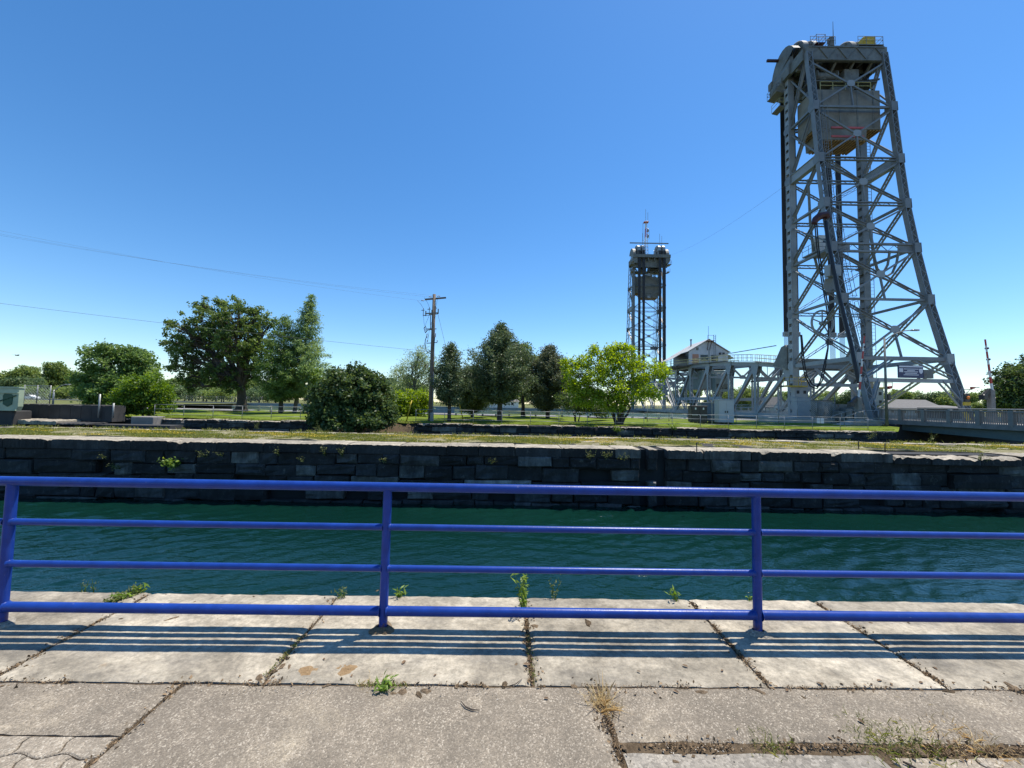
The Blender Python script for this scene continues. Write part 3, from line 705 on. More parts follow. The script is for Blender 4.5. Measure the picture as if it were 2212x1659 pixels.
    for i in range(0, 6):
        z0, z1 = ZN[i]-(0.6 if i else 1.6), ZN[i+1]+0.3; zm = (z0+z1)/2
        y0, y1 = -dep(z0), -dep(z1); ym = (y0+y1)/2
        for s in (-1, 1):
            mb = MB()
            if s > 0 and i > 1:
                mb.laced((-s*H2*0.93, y0, z0), (s*H2*0.93, y1, z1), 0.34, 0.22, t=0.06, pitch=0.9, lace=0.13)
            else: mb.bar((-s*H2*0.93, y0+0.02*s, z0), (s*H2*0.93, y1+0.02*s, z1), 0.17, 0.19)
            mb.build('rear_brace', S, root)
            mb = MB(); mb.laced((-s*H2*0.93, 0.03*s, z0), (s*H2*0.93, 0.03*s, z1), 0.34, 0.2, t=0.05, pitch=0.6 if det else 1.4, lace=0.055)
            mb.build('front_brace', S, root)
        for vv, sg, nm in ((ym, -1, 'rear_gusset'), (0, 1, 'front_gusset')):
            k = 0.50; mb = MB(); o = sg*0.15
            mb.prism([(-k, zm-.24), (-.24, zm-k*.85), (.24, zm-k*.85), (k, zm-.24), (k, zm+.24), (.24, zm+k*.85), (-.24, zm+k*.85), (-k, zm+.24)], vv+o-.02, vv+o+.02, 'xz')
            mb.build(nm, SL, root)
        mb = MB(); mb.bar((0, ym, zm), (0, y1, z1-.2), 0.12, 0.22, up=(0, 1, 0)); mb.build('rear_hanger', S, root)
    # portal over the road, rear and front
    for vv, nm in ((-dep(5.0), 'rear_portal'), (0.0, 'front_portal')):
        zt = 5.0; vt = -DN[6] if vv else 0.0
        mb = MB(); mb.bar((-H2, vv, zt), (H2, vv, zt), 0.36, 0.42); mb.build(nm+'_beam', SL, root)
        for s in (-1, 1):
            mb = MB(); mb.laced((s*1.2, vt, ZN[6]-.1), (s*(H2-.3), vv, 5.4), 0.42, 0.28, pitch=.55 if det else 1.3, lace=.07)
            if vv: mb.laced((s*3.4, vv, 5.0), (s*(H2-.1), -dep(2.2), 2.2), 0.5, 0.3, pitch=.5 if det else 1.3, lace=.08)
            else: mb.bar((s*2.8, vv, 4.9), (s*(H2-.3), vv, 2.2), 0.3, 0.5); mb.bar((0, vv, 5.1), (s*2.2, vv, ZN[6]-.2), .25, .4)
            mb.build(nm+'_brace', SL, root)
    # head: girders, floor plates, brackets
    d0 = DN[0]
    mb = MB()
    for vv in (-d0, -d0*.55, 0.0, 1.5): mb.box(-H2-.35, H2+.35, vv-.16, vv+.16, 48.0, 50.0)
    mb.build('head_girder', SO, root)
    mb = MB()
    for u in (-H2-.45, -2.6, -1.0, 1.0, 2.6, H2+.45): mb.box(u-.13, u+.13, -d0+.2, 2.6, 48.3, 49.9)
    mb.build('head_crossbeam', SO, root)
    mb = MB(); mb.laced((-H2, -d0-.18, 49.0), (H2, -d0-.18, 49.0), 1.9, .1, t=.14, pitch=1.25, lace=.14)
    mb.build('head_truss', SO, root)
    for s in (-1, 1):
        mb = MB(); mb.prism([(s*(H2-.5), 50.0), (s*(H2+.5), 50.0), (s*(H2+.95), 48.9), (s*(H2+.95), 48.3), (s*(H2+.4), 47.4), (s*(H2-.5), 47.4)], .2, 2.7, 'xz'); mb.build('head_bracket', SO, root)
    mb = MB(); mb.box(-H2-1.0, H2+1.0, 2.2, 2.9, 49.2, 50.2); mb.box(-H2-.4, H2+.4, 1.2, 1.6, 46.4, 48.4); mb.build('front_girder', SO, root)
    # winch drums and raking brackets under the head
    for vv, zz, rr_ in ((-2.3, 46.9, .55), (-.9, 46.6, .45)):
        mb = MB(); mb.tube([(-3.2, vv, zz), (-.6, vv, zz)], rr_, 14); mb.tube([(-3.3, vv, zz), (-3.2, vv, zz)], rr_+.25, 14); mb.tube([(-.6, vv, zz), (-.5, vv, zz)], rr_+.25, 14); auto_smooth(mb.build('winch_drum', SO, root))
    mb = MB(); mb.cbox(.4, 2.4, -2.9, -1.2, 46.0, 47.7, .08); mb.build('gearbox', SO, root)
    for u in (-3.6, -1.2, 1.2, 3.6):
        mb = MB(); mb.bar((u, -d0+.2, 48.1), (u, -.2, 45.4), .22, .28); mb.build('raking_bracket', SO, root)
        mb = MB(); mb.bar((u, -.2, 48.1), (u+1.1, -d0+.3, 45.9), .16, .2); mb.build('raking_bracket', SO, root)
    mb = MB(); mb.box(-H2+.5, H2-.5, -3.2, -.3, 45.62, 45.72); mb.build('machinery_deck', SO, root)
    # sheaves
    for u in (-4.1, -2.7, 2.5, 3.9):
        rr = 2.42; cv, cz = 0.15, (51.2 if det else 51.6); n = 30; mb = MB()
        prof = [(-.42, .25), (-.42, rr*.96), (-.34, rr), (.34, rr), (.42, rr*.96), (.42, .25)]
        for k in range(n):
            t = 2*math.pi*k/n
            for a, q in prof: mb.v.append((u+a, cv+q*math.cos(t), cz+q*math.sin(t)))
        for k in range(n):
            for j in range(5): a = k*6+j; b_ = ((k+1) % n)*6+j; mb.f.append((a, b_, b_+1, a+1))
        for k in range(8):
            t = 2*math.pi*k/8
            for e in (-.45, .45): mb.bar((u+e, cv, cz), (u+e, cv+rr*.9*math.cos(t), cz+rr*.9*math.sin(t)), .07, .3, up=(1, 0, 0))
        mb.tube([(u-.75, cv, cz), (u+.75, cv, cz)], .42, 12)
        auto_smooth(mb.build('sheave', M['steel_light'] if not det else SO, root), 30)
        mb = MB()
        for e in (-.62, .62): mb.prism([(cv-1.3, 50.1), (cv+1.3, 50.1), (cv+.5, cz+.4), (cv-.5, cz+.4)], u+e-.05, u+e+.05, 'yz')
        mb.build('sheave_bearing', SO, root)
        # hoisting ropes down the front, counterweight ropes down the back
        mb = MB()
        for k in range(6): mb.tube([(u-.34+.136*k, cv+rr, cz), (u-.34+.136*k, cv+rr, 12.6)], .06, 6, cap=False)
        mb.box(u-.40, u+.40, cv+rr-.03, cv+rr+.03, 12.6, cz)
        mb.build('hoist_rope', M['rope'], root)
        mb = MB(); mb.cbox(u-.46, u+.46, cv+rr-.25, cv+rr+.25, 12.1, 12.75, .04); mb.build('rope_socket', SL, root)
        mb = MB()
        for k in range(6): mb.tube([(u-.34+.136*k, cv+rr, 12.2), (u-.34+.136*k, cv+rr, 8.6)], .028, 5, cap=False)
        mb.build('suspender_rod', M['rope'], root)
        mb = MB()
        for k in range(6): mb.tube([(u-.34+.136*k, cv-rr, cz), (u-.34+.136*k, cv-rr, 44.2)], .045, 5, cap=False)
        mb.build('counterweight_rope', M['rope'], root)
    # platforms and their rails
    def railing(pts, name='platform_railing', m=M['steel'], h=1.1, closed=False, r_=.03):
        mb = MB(); pts = [Vector(p) for p in pts]
        seq = pts+[pts[0]] if closed else pts
        for a, b_ in zip(seq[:-1], seq[1:]):
            L = (b_-a).length; n = max(1, int(round(L/1.3)))
            for hh in (h, h*.55): mb.tube([a+Vector((0, 0, hh)), b_+Vector((0, 0, hh))], r_, 6)
            for k in range(n+1): p = a+(b_-a)*(k/n); mb.tube([p, p+Vector((0, 0, h))], r_, 6)
        mb.build(name, m, root)
    mb = MB(); mb.box(-H2-.4, H2+.4, -1.6, 2.6, 50.01, 50.09); mb.box(-2.4, H2+.1, -d0-.15, -1.61, 50.01, 50.09); mb.build('head_platform', SO, root)
    railing([(-2.2, -d0, 50.2), (-2.2, 2.6, 50.2)]); railing([(-H2+.2, -d0-.2, 50.2), (-1.5, -d0-.2, 50.2)])
    mb = MB(); mb.box(-3.5, -2.3, -3.2, .2, 51.0, 51.1); mb.bar((-3.4, -2.6, 50), (-3.4, -2.6, 51.0), .1, .1); mb.bar((-2.4, -2.6, 50), (-2.4, -2.6, 51.0), .1, .1); mb.build('sheave_platform', M['maroon'], root)
    railing([(-3.5, .2, 51.1), (-3.5, -3.2, 51.1), (-2.3, -3.2, 51.1), (-2.3, .2, 51.1)])
    railing([(1.6, -d0-.1, 50.4), (H2-.1, -d0-.1, 50.4), (H2-.1, -.4, 50.4)]); mb = MB(); mb.box(1.5, H2, -d0-.12, -.4, 50.3, 50.4); mb.build('walkway', SO, root)
    for p in ((1.6, -d0-.1), (H2-.1, -d0-.1), (H2-.1, -.5)): 
        mb = MB(); mb.bar((p[0], p[1], 50.0), (p[0], p[1], 50.3), .1, .1); mb.build('walkway_post', SO, root)
    for s, m_ in ((-1, M['yellow_dull']), (1, M['steel'])):
        u = s*(H2+1.5)
        mb = MB(); mb.prism([(s*(H2+.4), 46.95), (s*(H2+1.5), 47.2), (s*(H2+1.5), 47.3), (s*(H2+.4), 47.3)], .4, 2.4, 'xz'); mb.build('side_platform', SO, root)
        railing([(s*(H2+.5), .4, 47.3), (s*(H2+1.5), .4, 47.3), (s*(H2+1.5), 2.4, 47.3), (s*(H2+.5), 2.4, 47.3)])
        mb = MB(); mb.prism([(s*(H2+.4), 44.7), (s*(H2+1.2), 44.9), (s*(H2+1.2), 45.0), (s*(H2+.4), 45.0)], .3, 1.9, 'xz'); mb.build('side_platform', SO, root)
        railing([(s*(H2+.5), .3, 45.0), (s*(H2+1.2), .3, 45.0), (s*(H2+1.2), 1.9, 45.0)], 'platform_railing', m_)
        mb = MB(); pts = [(s*(H2+.75), 2.6*math.cos(t), 49.0+4.0*math.sin(t)) for t in np.linspace(0.05, math.pi*.8, 11)]
        n_ = len(pts)
        for q, off in enumerate((0, .95)):
            mb.v += [(a-s*off, b_, c) for a, b_, c in pts]
        mb.f += [(k, k+1, n_+k+1, n_+k) for k in range(n_-1)]
        mb.f += [tuple(range(n_))]
        for p in pts[:-1:2]: mb.bar((p[0]-s*.5, p[1], p[2]), (p[0]-s*.5, p[1], 48.9), .12, .12)
        mb.build('sheave_guard', SO, root)
    # ladder with cage down the rear left leg and a ladder beside the front right column
    def ladder(p0, p1, side, name='ladder', cage=False):
        mb = MB(); p0, p1 = Vector(p0), Vector(p1); sd = Vector(side)
        for q in (-.24, .24): mb.tube([p0+sd*q, p1+sd*q], .035, 5)
        L = (p1-p0).length; n = int(L/(.45 if det else .9)); d = (p1-p0)/n
        for k in range(1, n): mb.bar(p0+d*k-sd*.24, p0+d*k+sd*.24, .035, .035)
        if cage:
            out_ = Vector((0, -1, 0)) if abs(sd.x) > .5 else Vector((1, 0, 0))
            nn = int(L/1.6)
            for k in range(nn+1):
                c = p0+(p1-p0)*(k/nn); mb.tube([c+sd*.36]+[c+sd*(.38*math.cos(t))+out_*(.75*math.sin(t)) for t in np.linspace(.4, math.pi-.4, 5)]+[c-sd*.36], .028, 4, cap=False)
            for t in (.5, 1.57, 2.6): o = sd*(.38*math.cos(t))+out_*(.75*math.sin(t)); mb.tube([p0+o, p1+o], .02, 4)
        mb.build(name, M['steel'], root)
    for i in range(1, 6): ladder((-H2+.95, -dep(ZN[i]-.4)-.1, ZN[i]-.4), (-H2+.95, -dep(ZN[i+1]+.2)-.1, ZN[i+1]+.2), (1, 0, 0), cage=True)
    for i in range(1, 7): ladder((H2+.75, -.3, ZN[i]), (H2+.75, -.3, ZN[i+1]+.1), (1, 0, 0))
    # whip antenna
    mb = MB(); mb.tube([(-1.6, -d0, 50.2), (-1.6, -d0, 51.6), (-1.6, -d0, 53.6)], [.06, .05, .025], 6); mb.build('antenna', M['steel'], root)
    mb = MB(); mb.cbox(-2.1, -1.5, -d0-.1, -d0+.4, 50.2, 51.5, .05); mb.build('junction_box', SO, root)
    return railing
near = empty('lift_tower', TC, 'nearer and taller looking grey steel lift bridge tower with splayed lattice legs', 'bridge tower', 'lift bridge towers', -TH)
railing_near = build_tower(near, True)
far = empty('lift_tower', tw(0, SPAN, 0), 'farther grey lift bridge tower with white sheaves, rising beyond the yellow green tree', 'bridge tower', 'lift bridge towers', -TH+math.pi)
build_tower(far, False)
# near tower extras ------------------------------------------------
mb = MB(); mb.cbox(2.5, 4.2, -3.55, -2.5, 50.41, 51.75, .12); mb.build('motor_cover', M['yellow'], near)
mb = MB(); mb.bar((-H2-2.4, 1.0, 52.3), (-2.0, 1.0, 52.3), .25, .3); mb.build('crane_beam', M['maroon'], near)
mb = MB(); mb.prism([(-H2-.6, 50.9), (-H2-.2, 51.0), (-H2-.2, 48.4), (-H2-.8, 48.4), (-H2-.85, 49.6)], -1.2, 2.4, 'xz'); mb.build('machinery_cover', SO_ := M['steel_old'], near)
# trailing cables: saddle arm, bundle down the leg, hanging loop
gp = lambda x, y, v: None
def onplane_v(x, y, v):            # place seen at picture point on the tower plane v = const, in the tower's own frame
    d = ray(x, y); q = TC+AX*v; t = (q-EYE).dot(AX)/d.dot(AX); p = EYE+d*t-TC
    return Vector((p.dot(UX), v, p.z))
def D2(zx, zy): return ((2800+zx/1.9756)/1.736, (800+zy/1.9756)/1.736)
arc = [onplane_v(*D2(a, b_), -6.3) for a, b_ in ((500, 75), (512, 45), (540, 22), (585, 12), (600, 40))]
mb = MB(); mb.tube(arc, [.3, .42, .45, .45, .4], 8); auto_smooth(mb.build('cable_saddle', M['maroon'], near))
mb = MB()
line = [onplane_v(*D2(a, b_), v) for a, b_, v in ((585, 60, -6.4), (600, 200, -7.2), (640, 400, -7.8), (680, 600, -8.6), (705, 700, -8.9), (745, 860, -9.6), (770, 960, -10.0), (795, 1085, -10.5), (815, 1180, -10.9), (835, 1260, -11))]
mb.tube(line, .19, 8); auto_smooth(mb.build('cable_bundle', M['cable'], near))
for off, nm in ((0, 'cable'), (14, 'cable')):
    pts = [(505+off, 80), (520+off, 260), (555+off, 500), (595+off, 720), (606, 860), (603-off*.2, 1000), (585-off, 1130), (560-off, 1240), (520, 1300-off), (470+off, 1280-off), (430+off, 1200), (410+off, 1080), (405+off*.6, 960), (400+off*.5, 900)]
    mb = MB(); mb.tube([onplane_v(a/1.9756/1.736+2800/1.736, (800+b_/1.9756)/1.736, -5.6) for a, b_ in pts], .075, 7); auto_smooth(mb.build(nm, M['cable'], near))
chain_ = [(470, 60), (485, 200), (505, 330), (530, 430), (560, 455), (600, 440), (620, 430)]
mb = MB(); mb.tube([onplane_v(*D2(a, b_), -3.2) for a, b_ in ((455, -250), (465, -60))+tuple(chain_)], .16, 6); mb.build('hanging_cable', M['steel_old'], near)
mb = MB(); mb.tube([onplane_v(*D2(a, b_), -2.6) for a, b_ in ((905, 20), (925, 200), (945, 330), (965, 410), (990, 440))], .17, 6); mb.build('hanging_cable', M['steel_old'], near); mb = MB(); mb.tube([onplane_v(*D2(a, b_), -6.9) for a, b_ in ((1060, 280), (1045, 380), (1015, 435), (990, 440))], .13, 6); mb.build('hanging_cable', M['steel_old'], near); mb = MB(); mb.tube([onplane_v(*D2(a, b_), -6.9) for a, b_ in ((1125, 285), (1110, 370), (1080, 440), (1040, 465), (1000, 455))], .13, 6)
mb.build('hanging_cable', M['steel_old'], near)
a = onplane_v(*D2(632, 430), -7.2); mb = MB(); mb.cbox(a.x-.75, a.x+.75, a.y-.5, a.y+.3, a.z-.7, a.z+.7, .08); mb.build('junction_box', M['steel_light'], near)
a = onplane_v(*D2(632, 530), -6.6); mb = MB(); mb.prism([(a.x-1.1, a.z-.2), (a.x-.7, a.z-.9), (a.x+.7, a.z-.9), (a.x+1.0, a.z), (a.x+.7, a.z+.8), (a.x-.8, a.z+.8)], a.y-.05, a.y+.05); mb.build('gusset_plate', M['steel_light'], near)
# spoked cable wheel
c = onplane_v(*D2(560, 812), -5.0); mb = MB(); n = 28; rr = 1.55
ring = [(c.x+rr*.85*math.cos(t), c.y, c.z+rr*math.sin(t)) for t in np.linspace(0, 2*math.pi, n+1)]
mb.tube(ring, .13, 6, cap=False)
for k in range(5):
    t = 2*math.pi*k/5+.3; mb.bar(c, (c.x+rr*.85*math.cos(t), c.y, c.z+rr*math.sin(t)), .1, .12, up=(0, 1, 0))
mb.tube([c-Vector((0, .3, 0)), c+Vector((0, .3, 0))], .22, 10); auto_smooth(mb.build('cable_wheel', M['steel_light'], near))
# white control cubicle half way up
a = onplane_v(*D2(543, 240), -3.0); mb = MB(); mb.cbox(a.x-.7, a.x+.7, a.y-.8, a.y+.6, a.z-1.2, a.z+1.1, .05); cb = mb.build('cubicle', M['white'], near)
mb = MB(); mb.box(a.x-.25, a.x+.3, a.y-.83, a.y-.79, a.z+.1, a.z+.6); mb.build('window', M['glass'], cb)
mb = MB(); mb.box(a.x-1.6, a.x+1.2, a.y-1.2, a.y+1.0, a.z-1.35, a.z-1.2); mb.build('cubicle_platform', M['steel'], near)
railing_near([(a.x+1.2, a.y-1.2, a.z-1.2), (a.x-1.6, a.y-1.2, a.z-1.2), (a.x-1.6, a.y+1, a.z-1.2)])
# yellow platforms at the portal
for s in (-1, 1):
    mb = MB(); mb.box(s*(H2+.6)-1.2, s*(H2+.6)+1.2, -1.6, -.5, 4.6, 4.75); mb.build('service_platform', M['yellow'], near)
    railing_near([(s*(H2+.6)-1.2, -.5, 4.75), (s*(H2+.6)-1.2, -1.6, 4.75), (s*(H2+.6)+1.2, -1.6, 4.75), (s*(H2+.6)+1.2, -.5, 4.75)], 'service_railing', M['yellow_dull'] if s > 0 else M['yellow'])
    mb = MB(); mb.box(s*H2-.9, s*H2+.9, -1.3, -.55, 2.2, 4.6); bx_ = mb.build('guide_housing', M['steel_light'], near)
    mb = MB()
    for zz in (2.6, 3.7):
        for q in (-.45, .45): mb.box(s*H2+q-.17, s*H2+q+.17, -1.33, -1.29, zz, zz+.4)
    mb.build('opening', M['dark'], bx_)
# sign board on the rear portal
zt = 5.0
mb = MB(); mb.box(-1.55, 1.15, -dep(5)-.42, -dep(5)-.30, 5.25, 6.65); sg = tag(mb.build('bridge_sign', M['signblue']), 'navy sign board with white print and a shield on the near bridge tower', 'sign')
sg.location = TC; sg.rotation_euler = (0, 0, -TH)
y0 = -dep(5)-.43
mb = MB()
mb.box(-1.48, 1.08, y0-.005, y0+.02, 6.42, 6.58)
for z, a, b_ in ((6.22, -.98, .62), (6.06, -.62, .22), (5.92, -.95, .55), (5.76, -.85, .45), (5.58, -1.0, .62)): mb.box(a, b_, y0-.005, y0+.02, z-.035, z+.045)
mb.box(-1.48, -1.06, y0-.005, y0+.02, 5.88, 6.30)
mb.prism([(.68, 6.28), (1.08, 6.28), (1.08, 5.95), (.98, 5.78), (.88, 5.70), (.78, 5.78), (.68, 5.95)], y0-.005, y0+.02)
mb.build('sign_print', M['signtext'], sg)
mb = MB(); mb.box(1.3, 2.3, -dep(5)-.36, -dep(5)-.05, 5.25, 6.2); mb.build('fixture', M['steel_old'], near)
# counterweights --------------------------------------------------
def counterweight(name, label, loc, rz, det):
    root = empty(name, loc, label, 'counterweight', 'bridge counterweights', rz)
    mb = MB(); mb.cbox(-H2+.55, H2-.75, -3.75, -.75, 38.6, 44.0, .06); mb.build('block', M['cweight'], root)
    mb = MB()
    for u in (-3.4, -1.1, 1.2, 3.3): mb.box(u-.09, u+.09, -3.79, -3.7, 38.8, 43.8)
    if det: mb.build('joint_strip', M['steel_old'], root)
    z0, z1 = 37.15, 38.6
    mb = MB(); mb.prism([(-3.5, z1-.01), (-3.4, z0), (2.3, z0), (2.4, z1-.01)], -3.72, -.8, 'xz'); mb.build('lower_block', M['cweight'], root)
    mb = MB(); u = -H2+.7
    while u < H2-.9:
        zz = z1-.08 if u < -3.6 or u > 2.4 else (z0-.08 if -3.3 < u < 2.2 else None)
        if zz: mb.box(u, u+.2, -3.7, -.85, zz-.08, zz+.06)
        u += .42
    tag(mb.build('corrugated_soffit', M['cw_under'], root), kind='stuff')
    if det:
        mb = MB(); mb.box(-2.3, 2.1, -3.82, -3.755, 38.62, 38.87); mb.build('stripe', M['redpaint'], root)
        mb = MB(); mb.box(-2.3, 2.0, -3.78, -3.725, 37.45, 37.70); mb.build('stripe', M['redpaint'], root)
    mb = MB()
    for z in (44.75, 45.25):
        for v in (-3.5, -1.0): mb.tube([(-3.4, v, z), (3.3, v, z)], .045, 6)
    for u in np.linspace(-3.4, 3.3, 5):
        for v in (-3.5, -1.0): mb.tube([(u, v, 44), (u, v, 45.25)], .045, 6)
    mb.build('top_railing', M['yellow_dull'], root)
    mb = MB()
    for u in (-4.1, -2.7, 2.5, 3.9): mb.cbox(u-.5, u+.5, -2.8, -1.8, 44.0, 44.5, .05)
    mb.cbox(-1.6, 1.4, -3.2, -1.2, 44.0, 44.9, .05)
    mb.build('rope_anchor', M['steel_old'], root)
counterweight('counterweight', 'huge stained concrete counterweight with two red stripes, hung in the nearer bridge tower', TC, -TH, True)
counterweight('counterweight', 'dark concrete counterweight hung in the farther bridge tower, behind a steel cross', tw(0, SPAN, 0), -TH+math.pi, False)
# far tower extras: mast and antennas
mast = empty('radio_mast', tw(-1.2, SPAN-.8, 0), 'slim red and white lattice radio mast on top of the farther bridge tower', 'mast', None, -TH)
for seg, (za, zb_) in enumerate(((50.2, 53.5), (53.5, 56.5), (56.5, 59.5), (59.5, 61.5))):
    mb = MB()
    for s in range(3):
        t = 2*math.pi*s/3; t2 = 2*math.pi*(s+1)/3; ra, rb = .75-.13*seg, .75-.13*(seg+1)
        a = Vector((ra*math.cos(t), ra*math.sin(t), za)); b_ = Vector((rb*math.cos(t), rb*math.sin(t), zb_)); mb.tube([a, b_], .07, 5)
        a2 = Vector((ra*math.cos(t2), ra*math.sin(t2), za)); b2 = Vector((rb*math.cos(t2), rb*math.sin(t2), zb_))
        for k in range(3): mb.tube([a.lerp(b_, k/3), a2.lerp(b2, (k+1)/3)], .035, 4); mb.tube([a.lerp(b_, (k+1)/3), a2.lerp(b2, (k+1)/3)], .035, 4)
    mb.build('mast_section', M['white'] if seg % 2 else (M['red'] if seg else M['galv']), mast)
mb = MB(); mb.cbox(-.75, .75, -.6, .6, 61.5, 61.75, .05); mb.build('mast_platform', M['red'], mast)
mb = MB()
for x, z0, z1 in ((-.1, 61.7, 66.0), (.6, 61.7, 65), (-1.0, 55, 61.3), (-1.1, 53, 58), (1.0, 56, 59)): mb.tube([(x, 0, z0), (x, 0, z1)], .055, 5); mb.tube([(x, 0, z0+.4), (x*.4, 0, z0+.4)], .04, 4)
for z in (56.6, 58.5): mb.cbox(.35, .85, -.25, .25, z, z+.9, .05)
mb.build('antenna', M['galv'], mast)
mb = MB()
for x in (3.2, 3.9): mb.tube([(x, 0, 50), (x, 0, 58.0-(x-3))], .05, 5)
ant = tag(mb.build('antenna', M['galv']), 'pair of thin whip antennas at the right edge of the farther tower top', 'antenna'); ant.location = tw(0, SPAN-1, 0)
mb = MB(); mb.bar((-H2-1.8, -2.0, 54.15), (H2+.6, -2.0, 54.15), .25, .28); cb_ = tag(mb.build('crane_beam', M['steel']), 'long thin steel beam laid over the white sheaves of the farther tower', 'beam'); cb_.location = tw(0, SPAN, 0); cb_.rotation_euler = (0, 0, -TH)

# ------------------------------------------------------------------ lift span
span = empty('lift_span', tw(0, 0, 0), 'grey steel through truss lift span lowered between the two bridge towers', 'bridge span', None, -TH)
NP = 9; V0 = 1.5; DV = (SPAN-3.0)/NP; UT = 4.45
ztop = lambda k: 7.6 + 2.9*(1-((k-NP/2)/(NP/2))**2)
pv = lambda k: V0+DV*k
for s in (-1, 1):
    u = s*UT
    mb = MB(); mb.bar((u, pv(0), .55), (u, pv(NP), .55), .5, .75); mb.build('bottom_chord', M['steel_light'], span)
    mb = MB()
    for k in range(NP): mb.bar((u, pv(k)-.05, ztop(k)), (u, pv(k+1)+.05, ztop(k+1)), .5, .6)
    mb.build('top_chord', M['steel_light'], span)
    for k in range(NP+1):
        mb = MB()
        for q in (-1, 1): mb.bar((u, pv(k)+q*.0, .6), (u, pv(k), ztop(k)), .08, .42, up=(0, 1, 0), ox=q*.24)
        n = int(ztop(k)/.55)
        for j in range(n):
            q = .22 if j % 2 else -.22
            for e in (-.19, .19): mb.bar((u+q, pv(k)+e, .6+(ztop(k)-.6)*j/n), (u-q, pv(k)+e, .6+(ztop(k)-.6)*(j+1)/n), .08, .025, up=(0, 1, 0))
        mb.build('vertical_post', M['steel_light'], span)
        hw = .95 if k not in (0, NP) else 1.2
        for e in (-1, 1): mb = MB(); mb.prism([(pv(k)-hw, ztop(k)+.3), (pv(k)+hw, ztop(k)+.3), (pv(k)+hw*.9, ztop(k)-.7), (pv(k)+.35, ztop(k)-2.0), (pv(k)-.35, ztop(k)-2.0), (pv(k)-hw*.9, ztop(k)-.7)], u+e*.29-.015, u+e*.29+.015, 'yz'); mb.build('gusset_plate', M['steel_light'], span)
    for k in range(NP):
        a, b_ = ((k, k+1) if k < NP/2 else (k+1, k))
        mb = MB(); A, B = (u, pv(a), ztop(a)-.3), (u, pv(b_), .8)
        for q in (-1, 1): mb.bar(A, B, .07, .46, up=(0, 1, 0), ox=q*.2)
        mb.bar(A, B, .36, .05, up=(0, 1, 0))
        mb.build('diagonal', M['steel_light'], span)
for k in range(NP+1):
    zt = ztop(k); mb = MB()
    mb.bar((-UT, pv(k), zt-.1), (UT, pv(k), zt-.1), .4, .5); mb.bar((-UT, pv(k), zt-2.5), (UT, pv(k), zt-2.5), .3, .32)
    for s in (-1, 1):
        mb.bar((s*UT, pv(k), zt-.3), (s*2.2, pv(k), zt-2.5), .22, .25); mb.bar((0, pv(k), zt-.3), (s*2.2, pv(k), zt-2.5), .22, .25)
        mb.prism([(s*2.2-.5, zt-2.3), (s*2.2-.5, zt-2.75), (s*2.2+.5, zt-2.75), (s*2.2+.5, zt-2.3), (s*2.2, zt-2.0)], pv(k)-.17, pv(k)-.14)
    mb.build('sway_frame', M['steel_light'], span)
    mb = MB(); mb.box(-UT, UT, pv(k)-.2, pv(k)+.2, -.15, .55); mb.build('floor_beam', M['steel'], span)
    if k < NP:
        mb = MB()
        for s in (-1, 1): mb.bar((s*UT, pv(k), zt-.1), (-s*UT, pv(k+1), ztop(k+1)-.1), .18, .2)
        mb.build('lateral_brace', M['steel'], span)
mb = MB(); mb.box(-UT+.3, UT-.3, 0.6, SPAN-.6, .56, .72); mb.build('deck', M['road'], span)
mb = MB()
for s in (-1, 1):
    for z in (1.1, 1.7): mb.bar((s*(UT-.45), .8, z), (s*(UT-.45), SPAN-.8, z), .08, .12)
    for q in np.arange(1, SPAN, 2.2): mb.bar((s*(UT-.45), q, .7), (s*(UT-.45), q, 1.75), .1, .1)
mb.build('guard_rail', M['galv'], span)
# lifting beam and nose at each end
for v, sg_ in ((V0, 1), (SPAN-V0, -1)):
    mb = MB(); mb.box(-UT-.7, UT+.7, v-.3*sg_-.25, v-.3*sg_+.25, 7.1, 8.7); mb.build('lifting_beam', M['steel_old'], span)
    for s in (-1, 1):
        mb = MB(); mb.prism([(v+sg_*2.2, 7.9), (v+sg_*.4, 10.4), (v-sg_*.4, 10.6), (v-sg_*.7, 10.2), (v-sg_*.7, 7.2)], s*4.9-.5, s*4.9+.5, 'yz'); mb.build('guide_bracket', M['steel_old'], span)
# walkway along the top to the operator's house
mb = MB(); wp = [(-UT-.35, pv(0)+1.0, ztop(0)+.5), (-UT-.35, pv(1), ztop(1)+.45), (-UT-.35, pv(2), ztop(2)+.45), (-UT-.35, pv(4)-.5, ztop(4)+.45)]
for a, b_ in zip(wp[:-1], wp[1:]): mb.bar(a, b_, 1.0, .08)
mb.build('walkway', M['steel_old'], span)
mb = MB()
for off in (-.5, .5):
    for a, b_ in zip(wp[:-1], wp[1:]):
        A, B = Vector(a)+Vector((off, 0, 0)), Vector(b_)+Vector((off, 0, 0))
        for h in (.55, 1.1): mb.tube([A+Vector((0, 0, h)), B+Vector((0, 0, h))], .035, 5)
        for k in range(6): p = A.lerp(B, k/6); mb.tube([p, p+Vector((0, 0, 1.1))], .035, 5)
mb.build('walkway_railing', M['yellow_dull'], span)
mb = MB(); mb.bar((-UT-.9, pv(0)+1.5, ztop(0)+3.2), (-UT-.4, pv(3)+4, ztop(3)+1.6), .09, .12); mb.tube([(-UT-.4, pv(3)-1, ztop(3)), (-UT-.4, pv(3)-1, ztop(3)+3.0)], .12, 6); mb.build('handrail_bar', M['steel'], span)
# pairs of hanging lamps under the top chord
for k, o in ((1, 2.5), (1, 5.0), (0, 3.0), (0, 5.5)):
    zt = ztop(k)-.3; v = pv(k)+o; mb = MB()
    for q in (-.7, .7): mb.bar((-1.5, v+q, zt+.4), (-1.5, v+q, zt-2.1), .07, .07)
    mb.cbox(-1.75, -1.25, v-1.0, v+1.0, zt-2.3, zt-2.05, .04); mb.build('hanging_lamp', M['blackbox'], span)
